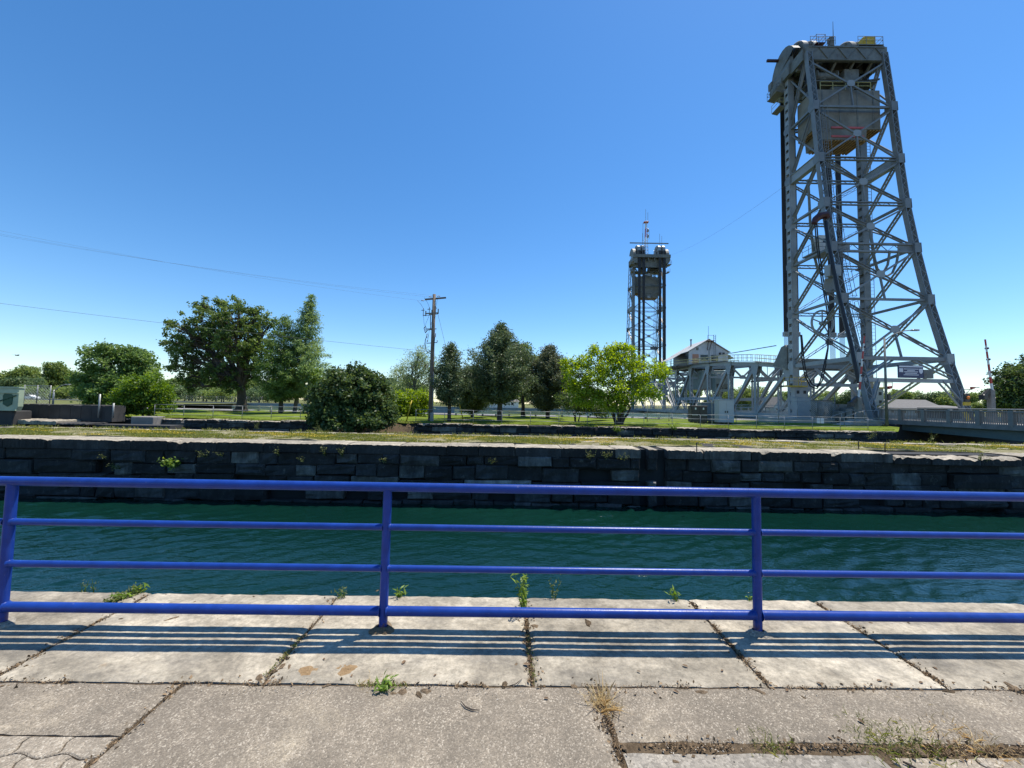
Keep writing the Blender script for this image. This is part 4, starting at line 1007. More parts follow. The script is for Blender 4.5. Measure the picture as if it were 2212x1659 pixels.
# machinery room hung inside the truss
mb = MB(); mb.cbox(-2.9, 2.9, pv(4)-2.0, pv(4)+5.6, 5.6, 9.6, .06); mr = mb.build('machinery_room', M['room'], span)
mb = MB(); mb.cbox(-1.0, 1.6, pv(4)-3.6, pv(4)-2.05, 5.0, 8.9, .05); cab = mb.build('operator_cab', M['room'], span)
mb = MB()
for u in (-.8, 0.02, .84): mb.box(u, u+.66, pv(4)-3.63, pv(4)-3.59, 5.5, 6.6)
mb.build('window', M['glass'], cab)
mb = MB()
for s in (-1, 1): mb.bar((s*UT, pv(2)+3, 3.4), (s*UT, pv(5), 3.4), .3, .6)
mb.build('cross_girder', M['steel_light'], span)
mb = MB(); mb.bar((-UT-1.2, pv(4)-6, 2.6), (-UT-1.2, pv(4)+4, 2.6), 1.2, .1)
for q in np.linspace(pv(4)-6, pv(4)+4, 9): mb.tube([(-UT-1.75, q, 2.6), (-UT-1.75, q, 3.7)], .04, 5)
for h in (3.15, 3.7): mb.tube([(-UT-1.75, pv(4)-6, h), (-UT-1.75, pv(4)+4, h)], .04, 5)
mb.bar((-UT-1.2, pv(4)-6, 2.6), (-UT-1.2, pv(4)-9, .7), .9, .08); mb.build('side_stair', M['steel_light'], span)
# operator's house on top of the span
hv = pv(4)+1.0; HZ = ztop(4)+.45
house = empty('control_house', tw(-.1, hv, HZ), 'white gabled control house perched on top of the lift span', 'control house', None, -TH)
hw, hl, eh, ph_ = 4.35, 8.5, 3.1, 5.75
mb = MB(); mb.prism([(-hw, 0), (hw, 0), (hw, eh), (0, ph_), (-hw, eh)], 0.0, .2); mb.prism([(-hw, 0), (hw, 0), (hw, eh), (0, ph_), (-hw, eh)], hl-.2, hl)
mb.box(hw-.2, hw, .2, hl-.2, 0, eh); mb.box(-hw, -hw+.2, .2, hl-.2, 0, eh); wl = mb.build('wall', M['offwhite'], house)
mb = MB(); mb.box(-hw-.02, -hw+.01, .25, hl-.2, 0, eh-.05); mb.build('dark_side_face', M['blackbox'], house)  # black sheet over the whole left side wall
mb = MB(); zr = ph_+.1; sl = (ph_-eh)/hw
def slab_roof(mb, xa, xb, ya, yb, t=.12):
    za = lambda x: ph_+.12-abs(x)*sl
    mb.add([(xa, ya, za(xa)), (xb, ya, za(xb)), (xb, yb, za(xb)), (xa, yb, za(xa)), (xa, ya, za(xa)+t), (xb, ya, za(xb)+t), (xb, yb, za(xb)+t), (xa, yb, za(xa)+t)], [(0,3,2,1),(4,5,6,7),(0,1,5,4),(1,2,6,5),(2,3,7,6),(3,0,4,7)])
slab_roof(mb, -hw-.5, 0, -.35, hl+.3); slab_roof(mb, 0.001, hw+.4, -.35, hl+.3)
rf = mb.build('roof', M['roof_metal'], house)
mb = MB(); slab_roof(mb, -hw-3.0, -hw-.55, 2.8, hl+.3, .1); slab_roof(mb, hw+.45, hw+2.2, 1.5, hl, .1); mb.build('porch_roof', M['roof_metal'], house)
mb = MB(); mb.tube([(-1.6, 5, ph_-1), (-1.6, 5, ph_+.75)], .16, 8); mb.tube([(-1.6, 5, ph_+.7), (-1.6, 5, ph_+.95)], .26, 8); mb.build('chimney', M['steel'], rf)
mb = MB(); mb.box(-hw+.75, -hw+2.15, -.04, -.003, .15, 2.5); dr = mb.build('door', M['door'], house)
mb = MB(); mb.box(-hw+2.0, -hw+2.07, -.09, -.043, 1.2, 1.4); mb.build('handle', M['steel'], dr)
for a, b_ in ((-1.75, -.2), (.65, 2.0)):
    mb = MB(); mb.box(a-.08, b_+.08, -.05, -.003, 1.0, 2.4); wn = mb.build('window', M['steel_old'], house)
    mb = MB(); mb.box(a, b_, -.075, -.053, 1.08, 2.32); mb.box((a+b_)/2-.03, (a+b_)/2+.03, -.085, -.076, 1.08, 2.32); mb.build('pane', M['glass'], wn)
mb = MB(); mb.box(-hw+1.6, -hw+2.1, -.05, -.003, 3.4, 4.0); mb.build('vent', M['steel_old'], house)
mb = MB(); mb.tube([(.95, -.5, 0), (.95, -.5, ph_+1.1)], .06, 6); mb.tube([(1.35, -.5, 0), (1.35, -.5, ph_+1.1)], .06, 6)
for z in np.arange(.4, ph_+1, .4): mb.bar((.95, -.5, z), (1.35, -.5, z), .04, .04)
mb.build('ladder', M['steel'], house)
mb = MB(); mb.cbox(-.7, .9, -.9, .3, ph_-.35, ph_-.2, .03)
for x in (-.55, .75): mb.tube([(x, -.8, ph_-.2), (x, -.8, ph_+.9)], .04, 5)
mb.tube([(-.55, -.8, ph_+.9), (.75, -.8, ph_+.9)], .04, 5); mb.bar((-.3, -.6, ph_-.4), (-.3, -.05, 3.4), .1, .1); mb.bar((.4, -.6, ph_-.4), (.2, -.05, 3.4), .1, .1); mb.build('ridge_platform', M['maroon'], house)
mb = MB(); mb.tube([(0, 0, ph_), (0, 0, ph_+3.1)], .04, 5); mb.build('antenna', M['steel'], house)
for x in (2.3, 3.1):
    mb = MB(); mb.cbox(x, x+.35, -.35, -.01, 2.5, 2.95, .05); mb.build('floodlight', M['blackbox'], house)
mb = MB(); mb.box(-hw-3.2, hw+1.6, -1.5, hl, -.3, -.05)
for u in np.linspace(-hw-2.8, hw+1.2, 6): mb.bar((u, 0, -.3), (u*.85, 1, -.95), .2, .2)
mb.build('gallery', M['steel_old'], house)
mb = MB()
for h in (.55, 1.1):
    mb.tube([(-hw-3.1, hl-.2, h), (-hw-3.1, 2.5, h), (-hw-.9, -1.4, h), (hw+1.5, -1.4, h)], .05, 6)
for p in [(-hw-3.1, q) for q in (2.5, 4.5, 6.5, 8.2)]+[(q, -1.4) for q in np.linspace(-hw-.9, hw+1.5, 8)]: mb.tube([(p[0], p[1], -.05), (p[0], p[1], 1.1)], .05, 6)
mb.build('gallery_railing', M['yellow_dull'], house)
mb = MB()
for q in (2.9, 5.3, hl-.2): mb.tube([(-hw-2.8, q, -.05), (-hw-2.8, q, eh-1.45)], .07, 6)
mb.build('porch_post', M['steel'], house)

# ================================================================== VEGETATION
def leaf_mesh(name, cen, nrm_bias, size, elong, rg, tint, mat_, parent, droop=0.0, curl=0.18):
    """many small leaf faces: each a folded diamond of two triangles"""
    N = len(cen)
    d = rg.normal(size=(N, 3)); d[:, 2] = d[:, 2]*(1-abs(droop)) - droop*1.2; d /= np.linalg.norm(d, axis=1)[:, None]+1e-9
    up = rg.normal(size=(N, 3))+np.array([0, 0, nrm_bias]); sd = np.cross(d, up); sd /= np.linalg.norm(sd, axis=1)[:, None]+1e-9
    nn = np.cross(sd, d)
    L = size*(0.6+0.8*rg.random(N))[:, None]; W_ = L/elong
    tip = cen+d*L*0.5-nn*L*curl; base = cen-d*L*0.5; a = cen+sd*W_*0.5; b_ = cen-sd*W_*0.5
    V = np.stack([base, a, tip, b_], axis=1).reshape(-1, 3).astype(np.float32)
    me = bpy.data.meshes.new(name); me.vertices.add(4*N); me.vertices.foreach_set('co', V.ravel())
    me.loops.add(4*N); me.loops.foreach_set('vertex_index', np.arange(4*N, dtype=np.int32))
    me.polygons.add(N); me.polygons.foreach_set('loop_start', np.arange(0, 4*N, 4, dtype=np.int32)); me.polygons.foreach_set('loop_total', np.full(N, 4, np.int32))
    me.update(calc_edges=True)
    at_ = me.attributes.new('tint', 'FLOAT', 'FACE'); at_.data.foreach_set('value', np.clip(tint, 0, 1).astype(np.float32))
    return link_mesh(name, me, mat_, parent)
def wig(a, b_, n, amp, rg, sag=0.0):
    a, b_ = np.array(a, float), np.array(b_, float); L = np.linalg.norm(b_-a); out_ = []
    for i in range(n+1):
        t = i/n; p = a+(b_-a)*t+rg.normal(size=3)*amp*L*math.sin(math.pi*t); p[2] += sag*L*math.sin(math.pi*t); out_.append(tuple(p))
    return out_
def broadleaf(name, label, cat, x, Y, base_y, lobes, leaf, bark, seed, lsize=0.17, dens=1.0, per=46, spread=0.42, stems=1, trunk_r=0.25, fork=0.3, group=None, shell=0.5, elong=1.7, zbase=0.0, dz=1.0, droop=0.15, clump_var=0.35):
    """tree whose crown is a set of leafy lobes given as (picture x, picture y, rx, ry, depth offset in m)"""
    rg = np.random.default_rng(seed)
    X0 = gx(x, Y, zbase); root = empty(name, (X0, Y, zbase), label, cat, group)
    pm = FPX/Y; cl = []; lob = []
    for (lx, ly, rx, ry, dy) in lobes:
        p = at(lx, ly, Y+dy); c = np.array([p.x-X0, p.y-Y, p.z-zbase]); k = (Y+dy)/FPX
        r3 = np.array([rx*k, (rx+ry)/2*k*dz, ry*k]); lob.append((c, r3))
        vol = r3[0]*r3[1]*r3[2]; n = max(8, int(dens*9.5*(r3[0]*r3[2]+r3[0]*r3[1]+r3[1]*r3[2])/3/(spread**2)*0.55))
        dd = rg.normal(size=(n, 3)); dd /= np.linalg.norm(dd, axis=1)[:, None]
        rad = shell+(1-shell)*rg.random(n)**0.7; rad *= (0.82+0.38*rg.random(n))
        cl.append((c+dd*rad[:, None]*r3, np.full(n, len(lob)-1)))
    CL = np.concatenate([c for c, _ in cl]); LI = np.concatenate([i for _, i in cl])
    keep = CL[:, 2] > 0.15; CL = CL[keep]; LI = LI[keep]
    # leaves
    P = []; T = []
    ct = rg.normal(0.45, clump_var*0.55, len(CL))
    m = np.maximum(6, (per*(0.5+rg.random(len(CL)))).astype(int))
    idx = np.repeat(np.arange(len(CL)), m)
    off = rg.normal(size=(len(idx), 3))*spread*0.55*np.array([1, 1, 0.75])
    # clumps hang a little away from their twig, so gaps stay between them
    P = CL[idx]+off; T = ct[idx]+rg.normal(0, 0.22, len(idx))
    P[:, 2] = np.maximum(P[:, 2], 0.03)
    leaf_mesh('crown', P, 0.7, lsize, elong, rg, T, leaf, root, droop)
    # trunk, limbs, twigs
    mb = MB(); tops = []
    cz = np.mean([c[2] for c, _ in lob])
    for s in range(stems):
        if stems == 1: b0 = (0, 0, -0.05); f0 = (rg.normal(0, .1), rg.normal(0, .1), max(0.4, fork*cz*2))
        else:
            t = 2*math.pi*s/stems; b0 = (0.22*math.cos(t), 0.22*math.sin(t), -0.05); f0 = (0.7*math.cos(t)*cz*.35, 0.7*math.sin(t)*cz*.35, cz*(.35+.2*rg.random()))
        r0 = trunk_r/(stems**.5); n = 5; pts = wig(b0, f0, n, 0.03, rg)
        mb.tube(pts, [r0*(1.35 if i == 0 else 1.0-0.35*i/n) for i in range(n+1)], 9, cap=False); tops.append((f0, r0*.65))
    for li, (c, r3) in enumerate(lob):
        f0, r0 = tops[li % len(tops)]
        q = wig(f0, c, 5, 0.05, rg, 0.06); r1 = max(.03, r0*0.62); mb.tube(q, [r1*(1-.13*i) for i in range(6)], 6, cap=False)
        ids = np.where(LI == li)[0]; rg.shuffle(ids)
        for k in ids[:26]:
            j = 2+int(rg.integers(0, 4)); s0 = q[min(j, 5)]
            mb.tube(wig(s0, CL[k], 3, 0.06, rg, 0.05), [r1*.38, r1*.26, r1*.16, .008], 4, cap=False)
    mb.build('trunk', bark, root, smooth=True)
    return root
def conifer(name, label, cat, x, Y, top_y, prof, leaf, bark, seed, r_=0.18, lsize=0.16, per=26, step=0.28, group=None, zbase=0.0, elong=3.2, rise=0.15, fan=7, up=0.0, spread=0.2, lean=0.0, ragged=0.35):
    """straight leader with whorls of branches; prof = [(height fraction, radius in m)]"""
    rg = np.random.default_rng(seed); X0 = gx(x, Y, zbase); root = empty(name, (X0, Y, zbase), label, cat, group)
    Hh = at(x, top_y, Y).z-zbase; mb = MB()
    lead = [(lean*Hh*t, 0.0, Hh*t) for t in np.linspace(0, 1, 9)]
    mb.tube(lead, [max(.015, r_*(1-t)**.8) for t in np.linspace(0, 1, 9)], 8, cap=False)
    hs = [p[0] for p in prof]; rs = [p[1] for p in prof]
    z = hs[0]*Hh; C_ = []; TT = []
    while z < Hh*0.985:
        Rr = np.interp(z/Hh, hs, rs)
        k = fan if Rr > .6 else max(3, fan-3)
        a0 = rg.random()*6.28
        for i in range(k):
            if rg.random() < 0.12: continue
            a = a0+6.283*i/k+rg.normal(0, .25); L = Rr*(1-ragged*rg.random()**1.3)*(1.15 if rg.random() < .1 else 1)
            e = np.array([math.cos(a), math.sin(a), 0]); tip = e*L+np.array([lean*z, 0, z+L*rise]); st = np.array([lean*z, 0, z-L*up])
            q = wig(st, tip, 4, 0.03, rg, -0.03); mb.tube(q, [max(.012, r_*.22*(1-z/Hh)+.012), .018, .012, .008, .005], 4, cap=False)
            n = max(2, int(L/.24)); t = rg.normal(.45, .25)
            for j in range(n):
                f = (j+.6)/n
                if f < .22 and L > .8: continue
                p = st+(tip-st)*f; C_.append(p+rg.normal(size=3)*.05); TT.append(t+.15*f)
        z += step*(0.7+.6*rg.random())
    CL = np.array(C_); ct = np.array(TT); m = (per*(.6+.8*rg.random(len(CL)))).astype(int); idx = np.repeat(np.arange(len(CL)), m)
    P = CL[idx]+rg.normal(size=(len(idx), 3))*spread*np.array([1, 1, .8]); T = ct[idx]+rg.normal(0, .2, len(idx))
    leaf_mesh('crown', P, 0.6, lsize, elong, rg, T, leaf, root, 0.1)
    mb.build('trunk', bark, root, smooth=True); return root
LEAF = {
 'elm':   leafmat('mid green elm leaves', (0.050, 0.092, 0.022), (0.195, 0.275, 0.085), 0.40, 0.5, 0.35),
 'maple': leafmat('mid green maple leaves', (0.060, 0.120, 0.028), (0.215, 0.320, 0.110), 0.42, 0.5, 0.35),
 'shrub': leafmat('fresh green shrub leaves', (0.070, 0.145, 0.022), (0.195, 0.295, 0.045), 0.45),
 'bush':  leafmat('glossy dark bush leaves', (0.030, 0.062, 0.018), (0.150, 0.215, 0.068), 0.30, 0.42, 0.4),
 'larch': leafmat('pale larch needles', (0.110, 0.185, 0.060), (0.270, 0.370, 0.150), 0.40),
 'larch2':leafmat('deep green larch needles', (0.060, 0.125, 0.032), (0.190, 0.285, 0.085), 0.40),
 'cedar': leafmat('grey green cedar sprays', (0.042, 0.070, 0.030), (0.155, 0.205, 0.095), 0.25),
 'cedar2':leafmat('olive cedar sprays', (0.046, 0.062, 0.030), (0.165, 0.185, 0.095), 0.25),
 'willow':leafmat('pale willow leaves', (0.150, 0.215, 0.086), (0.370, 0.440, 0.220), 0.45),
 'lime':  leafmat('yellow green spring leaves', (0.120, 0.205, 0.018), (0.370, 0.490, 0.065), 0.50),
 'limeb': leafmat('lime hedge leaves', (0.105, 0.185, 0.019), (0.300, 0.400, 0.055), 0.48),
 'far':   leafmat('distant tree leaves', (0.070, 0.120, 0.050), (0.195, 0.260, 0.125), 0.40),
 'far2':  leafmat('distant yellow green leaves', (0.110, 0.168, 0.045), (0.255, 0.325, 0.105), 0.40),
}
B, BG = M['bark'], M['bark_grey']
broadleaf('shade_tree', 'large spreading olive green shade tree with a thick dark trunk on the lawn', 'tree', 521, 47.5, 888,
   [(455,700,45,48,0.5),(515,690,52,42,-1),(560,718,32,48,0.8),(410,722,42,32,0),(395,770,30,34,-.6),(452,765,45,38,1.2),(512,745,50,45,-1.2),(562,778,27,42,0.3),(420,812,30,24,.4),(470,812,36,24,-1),(530,812,42,26,.8),(490,722,50,40,1.6),(386,742,24,24,.9),(500,838,26,12,-.4),(368,700,10,9,0),(440,662,14,10,.3),(545,668,14,10,-.3),(585,700,10,12,.4),(376,790,10,14,.5),(405,838,12,14,0),(478,655,12,8,.5)],
   LEAF['elm'], B, 3, lsize=.27, dens=.31, per=42, spread=.38, trunk_r=.62, fork=.19, shell=.5, zbase=-.02)
conifer('larch_tree', 'tall pointed pale green larch, the tallest conifer on the lawn', 'tree', 636, 46.5, 636, [(.13,2.6),(.2,3.9),(.35,3.6),(.5,2.9),(.62,2.0),(.75,1.5),(.88,.95),(.95,.5),(1,.1)], LEAF['larch'], BG, 8, .24, lsize=.26, per=17, step=.36, fan=8, rise=.2, spread=.19, lean=.1, ragged=.5)
conifer('larch_tree', 'shorter dark green larch squeezed between the shade tree and the tall larch', 'tree', 606, 45.5, 682, [(.13,2.4),(.3,3.3),(.5,3.0),(.7,2.2),(.85,1.4),(.95,.7),(1,.1)], LEAF['larch2'], B, 9, .26, lsize=.25, per=18, step=.36, fan=8, rise=.22, spread=.2, ragged=.5)
for i, (x, yy, lb) in enumerate(((664, 800, 'thin young tree with a pale crown just right of the tall larch trunk'), (677, 812, 'thin dark stemmed sapling at the left edge of the big dark bush'))):
    broadleaf('young_tree', lb, 'tree', x, 44.5+i, 888, [(x, yy, 17, 22, 0), (x+6, yy+26, 14, 16, .3)], LEAF['larch'] if i == 0 else LEAF['shrub'], B, 20+i, lsize=.2, per=22, spread=.35, trunk_r=.11, fork=.3)
broadleaf('maple_tree', 'rounded mid green maple behind the tall dark wall at the left', 'tree', 246, 37.5, 893,
   [(248,785,52,40,0),(205,822,36,32,.5),(300,790,28,34,.3),(235,760,30,18,-.5),(285,770,30,22,.2),(225,852,40,24,-.8),(190,842,20,20,0),(262,840,46,36,-1),(320,815,22,30,.6),(250,872,42,16,-.5)],
   LEAF['maple'], B, 31, lsize=.24, dens=.9, per=48, spread=.42, trunk_r=.2, fork=.2, shell=.5)
broadleaf('shrub', 'bright green rounded shrub at the lawn edge in front of the maple', 'shrub', 315, 31.9, 898,
   [(312,838,40,34,0),(285,858,30,30,-.3),(340,850,28,32,.2),(305,878,48,18,-.3),(350,872,18,20,.2),(272,875,22,20,.1)], LEAF['shrub'], B, 33, lsize=.17, dens=1.0, per=50, spread=.34, stems=4, trunk_r=.14, shell=.55)
broadleaf('bush', 'huge dark glossy bush spilling over the collapsed bank', 'bush', 760, 28.6, 930,
   [(755,850,66,52,0),(715,868,40,42,-.4),(805,862,42,46,.1),(760,905,84,24,-.8),(725,895,44,26,-1),(820,895,30,26,-.5),(745,820,42,22,.4),(780,825,40,24,-.2),(700,908,30,16,-.9),(690,850,16,14,0),(728,806,16,12,.2),(770,796,14,10,0),(815,822,16,14,.1),(842,880,14,16,-.2),(848,905,12,12,-.3),(672,885,14,14,-.4)],
   LEAF['bush'], B, 35, lsize=.21, dens=1.0, per=50, spread=.34, stems=5, trunk_r=.2, shell=.6, zbase=-1.75)
broadleaf('willow_tree', 'pale feathery willow behind the utility pole', 'tree', 893, 53.5, 880,
   [(890,795,36,34,0),(918,788,30,30,.5),(860,815,22,26,.2),(905,765,22,18,-.3),(885,832,36,26,-.5),(935,810,18,28,.3),(955,795,9,24,0)], LEAF['willow'], BG, 37, lsize=.32, dens=.75, per=34, spread=.62, trunk_r=.3, fork=.25, elong=4.5, droop=.7, shell=.35)
for i, (x, lb, lo) in enumerate(((862, 'yellow green round shrub touching the dark bush', [(858,862,22,22,0),(848,875,18,16,-.3),(872,872,16,20,.2),(860,888,26,12,-.2)]), (905, 'yellow green round shrub just left of the utility pole', [(905,860,22,20,0),(895,876,22,18,-.3),(918,874,14,18,.2),(903,890,26,12,-.2)]))):
    broadleaf('shrub', lb, 'shrub', x, 43+i, 898, lo, LEAF['limeb'], B, 40+i, lsize=.22, dens=1.0, per=46, spread=.4, stems=3, trunk_r=.12, shell=.6)
conifer('cedar_tree', 'small dark cedar right of the utility pole', 'tree', 970, 32.8, 745, [(.2,1.5),(.35,2.2),(.55,1.8),(.68,1.1),(.82,.95),(.93,.6),(1,.12)], LEAF['cedar'], B, 45, .17, lsize=.16, per=25, step=.22, fan=8, rise=.5, spread=.17, elong=2.2, ragged=.5)
conifer('cedar_tree', 'large grey green cedar with a pointed top standing on the lawn', 'tree', 1079, 35.4, 702, [(.17,2.6),(.27,3.7),(.42,3.6),(.58,2.9),(.70,2.0),(.82,1.35),(.92,.8),(1,.15)], LEAF['cedar'], B, 46, .26, lsize=.19, per=25, step=.23, fan=10, rise=.42, spread=.21, elong=2.2, ragged=.55)
broadleaf('round_tree', 'dark green round topped tree peeking out behind the large cedar', 'tree', 1130, 47.5, 895, [(1128,775,34,34,0),(1150,790,24,34,.3),(1105,800,24,30,0),(1132,825,36,26,-.4)], LEAF['elm'], B, 47, lsize=.26, dens=.9, per=46, spread=.48, trunk_r=.25)
conifer('cedar_tree', 'brownish dark cedar between the large cedar and the yellow green tree', 'tree', 1183, 45.5, 748, [(.1,2.4),(.25,3.6),(.45,3.2),(.65,2.4),(.8,1.6),(.92,.9),(1,.15)], LEAF['cedar2'], B, 48, .26, lsize=.21, per=27, step=.25, fan=9, rise=.45, spread=.24, elong=2.2, ragged=.5)
conifer('cedar_tree', 'low bushy cedar filling the gap left of the large cedar', 'tree', 1020, 41, 790, [(.1,2.3),(.3,2.9),(.55,2.3),(.8,1.4),(1,.2)], LEAF['cedar'], B, 49, .2, lsize=.19, per=32, step=.22, fan=8, rise=.45, spread=.22, elong=2.2, ragged=.5)
broadleaf('yellow_green_tree', 'broad many stemmed tree with bright yellow green spring leaves', 'tree', 1337, 33.6, 917,
   [(1300,790,50,38,0),(1345,775,42,32,.5),(1255,815,42,34,-.3),(1385,800,40,28,0),(1425,805,24,24,.3),(1235,790,24,22,.2),(1310,835,52,34,-.7),(1375,840,40,30,-.5),(1405,850,26,18,.3),(1300,758,30,16,.2),(1350,754,26,14,.1),(1265,860,36,26,-.4),(1330,872,44,20,-.5),(1245,842,24,22,.5)],
   LEAF['lime'], B, 50, lsize=.19, dens=.62, per=42, spread=.38, stems=6, trunk_r=.3, shell=.4)
broadleaf('shrub', 'dark low shrub in the shade behind the yellow green tree', 'shrub', 1245, 40, 900, [(1245,868,40,24,0),(1290,880,36,18,.4)], LEAF['bush'], B, 51, lsize=.2, per=44, spread=.4, stems=3, trunk_r=.12)
broadleaf('dark_tree', 'dark leafy tree at the right edge beyond the approach bridge', 'tree', 2195, 47, 895, [(2185,838,34,44,0),(2215,815,34,40,.5),(2165,860,22,26,-.4),(2240,840,40,50,0),(2190,875,40,18,-.6)], LEAF['bush'], B, 52, lsize=.28, dens=1.1, per=48, spread=.45, trunk_r=.3)
# hedges and low trees across the canal at the left and centre
for i, (x, Y, y0, rx, ry, lf, lb) in enumerate((
   (60, 128, 848, 34, 12, 'far2', 'yellow green bushy tree behind the chain link fence'), (140, 122, 846, 26, 14, 'far2', 'round yellow green tree left of the maple'),
   (398, 124, 846, 26, 13, 'far', 'dark hedge like tree under the shade tree canopy'), (445, 132, 852, 20, 9, 'far2', 'pale bush left of the shade tree trunk'), (478, 126, 850, 26, 11, 'far2', 'bright yellow green bush beside the shade tree trunk'),
   (560, 128, 852, 30, 12, 'far', 'grey green bush right of the shade tree trunk'), (1620, 150, 862, 40, 30, 'far2', 'rounded green tree seen under the lift span'), (1560, 145, 858, 26, 22, 'far2', 'leafy tree left of centre under the lift span'))):
    broadleaf('round_tree', lb, 'tree', x, Y, y0+18, [(x, y0, rx, ry, 0), (x+rx*.5, y0+4, rx*.6, ry*.8, 1), (x-rx*.5, y0+3, rx*.6, ry*.85, -1)], LEAF[lf], B, 70+i, lsize=.5, dens=.8, per=34, spread=.9, trunk_r=.25, fork=.2)
# far tree line: a few shapes, copied
rg0 = np.random.default_rng(99); protos = []
def far_proto(k):
    rg = np.random.default_rng(200+k); root = empty('far_tree', (0, 200, 0)); lob = []
    hgt = 9+1.5*k
    for j in range(6+k): lob.append((np.array([rg.normal(0, 2.0+.3*k), rg.normal(0, 2), hgt*(.42+.42*rg.random())]), np.array([2.2+rg.random()*1.6, 2.2+rg.random(), 1.7+rg.random()*1.4])))
    P = []; T = []
    for c, r3 in lob:
        n = 46; dd = rg.normal(size=(n, 3)); dd /= np.linalg.norm(dd, axis=1)[:, None]; cc = c+dd*r3*(.55+.5*rg.random((n, 1))); t = rg.normal(.45, .2, n)
        for q in range(n): m = 22; P.append(cc[q]+rg.normal(size=(m, 3))*.55); T.append(np.full(m, t[q])+rg.normal(0, .2, m))
    leaf_mesh('crown', np.concatenate(P), .6, .7, 1.6, rg, np.concatenate(T), LEAF['far'] if k % 2 == 0 else LEAF['far2'], root)
    mb = MB(); mb.tube(wig((0, 0, -.1), (0, 0, hgt*.55), 4, .02, rg), [.38, .3, .26, .2, .12], 7)
    for c, r3 in lob: mb.tube(wig((0, 0, hgt*.35), c, 3, .04, rg), [.16, .1, .07, .04], 5)
    mb.build('trunk', B, root, smooth=True); return root
protos = [far_proto(k) for k in range(4)]
places = []
for a, b_, n, Ya, Yb, sc in ((-60, 70, 11, 165, 200, .88), (70, 190, 9, 185, 230, .95), (330, 480, 10, 150, 190, .72), (480, 900, 24, 140, 200, .75), (940, 1300, 16, 140, 200, .7), (1440, 1760, 9, 170, 260, .85), (1760, 1900, 7, 150, 210, .8), (1900, 2180, 14, 150, 230, .75)):
    for i in range(n):
        places.append((a+(b_-a)*(i+.5)/n+rg0.normal(0, 5), rg0.uniform(Ya, Yb), sc*rg0.uniform(.8, 1.2), a))
seglab = {-60: 'distant tree in the hazy far tree line at the left edge', 70: 'distant tree in the far tree line left of the maple', 330: 'distant tree in the far line between maple and shade tree', 480: 'distant tree in the far line behind the larches and big bush', 940: 'distant tree in the far line behind the cedars', 1440: 'distant tree behind the lift span', 1760: 'distant tree behind the foot of the nearer bridge tower', 1900: 'distant tree beyond the approach bridge railing'}
ORD = ['first','second','third','fourth','fifth','sixth','seventh','eighth','ninth','tenth','eleventh','twelfth','thirteenth','fourteenth','fifteenth','sixteenth','seventeenth','eighteenth','nineteenth','twentieth','twenty-first','twenty-second','twenty-third','twenty-fourth']
used = set(); cnt = {}; places.sort(key=lambda q: q[0])
for i, (x, Y, s, sg_) in enumerate(places):
    k = i % 4; o = protos[k] if k not in used else copy_tree(protos[k]); used.add(k)
    o.location = (gx(x, Y, 0), Y, -.05); o.rotation_euler = (0, 0, rg0.random()*6.28); o.scale = (s*rg0.uniform(.9, 1.2), s, s*rg0.uniform(.85, 1.15))
    cnt[sg_] = cnt.get(sg_, 0)+1; tag(o, ORD[cnt[sg_]-1]+' from left, '+seglab[sg_], 'tree', 'trees of the far tree line')
# ------------------------------------------------------------------ grasses
def blades(name, pts, h, w_, mat_, rg, lean=.35, label=None, cat=None, kind='stuff', group=None, parent=None, loc=(0, 0, 0)):
    N = len(pts); pts = np.asarray(pts, float); a = rg.random(N)*6.283; hh = h*(.45+.9*rg.random(N)); ww = w_*(.6+.8*rg.random(N))
    e = np.stack([np.cos(a), np.sin(a), np.zeros(N)], 1); dl = rg.normal(size=(N, 3))*lean; dl[:, 2] = 1
    dl /= np.linalg.norm(dl, axis=1)[:, None]
    tip = pts+dl*hh[:, None]+np.stack([dl[:, 0], dl[:, 1], -np.abs(dl[:, 0])], 1)*hh[:, None]*.3; mid = pts+dl*hh[:, None]*.55
    V = np.stack([pts-e*ww[:, None]/2, pts+e*ww[:, None]/2, mid+e*ww[:, None]*.35, tip, mid-e*ww[:, None]*.35], 1).reshape(-1, 3).astype(np.float32)
    me = bpy.data.meshes.new(name); me.vertices.add(5*N); me.vertices.foreach_set('co', V.ravel()); me.loops.add(5*N); me.loops.foreach_set('vertex_index', np.arange(5*N, dtype=np.int32))
    me.polygons.add(N); me.polygons.foreach_set('loop_start', np.arange(0, 5*N, 5, dtype=np.int32)); me.polygons.foreach_set('loop_total', np.full(N, 5, np.int32)); me.update(calc_edges=True)
    t = me.attributes.new('tint', 'FLOAT', 'FACE'); t.data.foreach_set('value', rg.random(N).astype(np.float32))
    o = link_mesh(name, me, mat_, parent); o.location = loc; return tag(o, label, cat, group, kind)
rg = np.random.default_rng(17)
def patchy(n, x0, x1, y0, y1, thr, sc, seed=0.0, z=-.03):
    x = rg.uniform(x0, x1, n); y = rg.uniform(y0, y1, n)
    f = np.sin(x*sc+seed)+np.sin(y*sc*2.3+seed*2)+np.sin((x*.7+y*1.9)*sc*1.7+seed)+np.sin(x*sc*3.3-y*2+seed)*.7
    k = f > thr; return np.stack([x[k], y[k], np.full(k.sum(), z)], 1)
blades('island_grass', np.concatenate([patchy(90000, -24, 26, 16.1, 19.5, -.5, 1.1), patchy(40000, -24, 2, 16.2, 19.4, -1.2, .8, 2)]), .10, .024, M['grass'], rg, .8)
fl = patchy(34000, -22, 26, 16.2, 19.3, .9, .9, 4)
leaf_mesh('yellow_flowers', fl+np.array([0, 0, .07]), 1.5, .035, 1.2, rg, rg.random(len(fl)), M['flower'], None); tag(bpy.data.objects['yellow_flowers'], kind='stuff')
lg = np.concatenate([patchy(60000, -30, 31, YL+.4, 37, -1.2, .9, 1, -.01), patchy(16000, 31, 39.8, 31.5, 41, -1.0, .9, 1, -.01)])
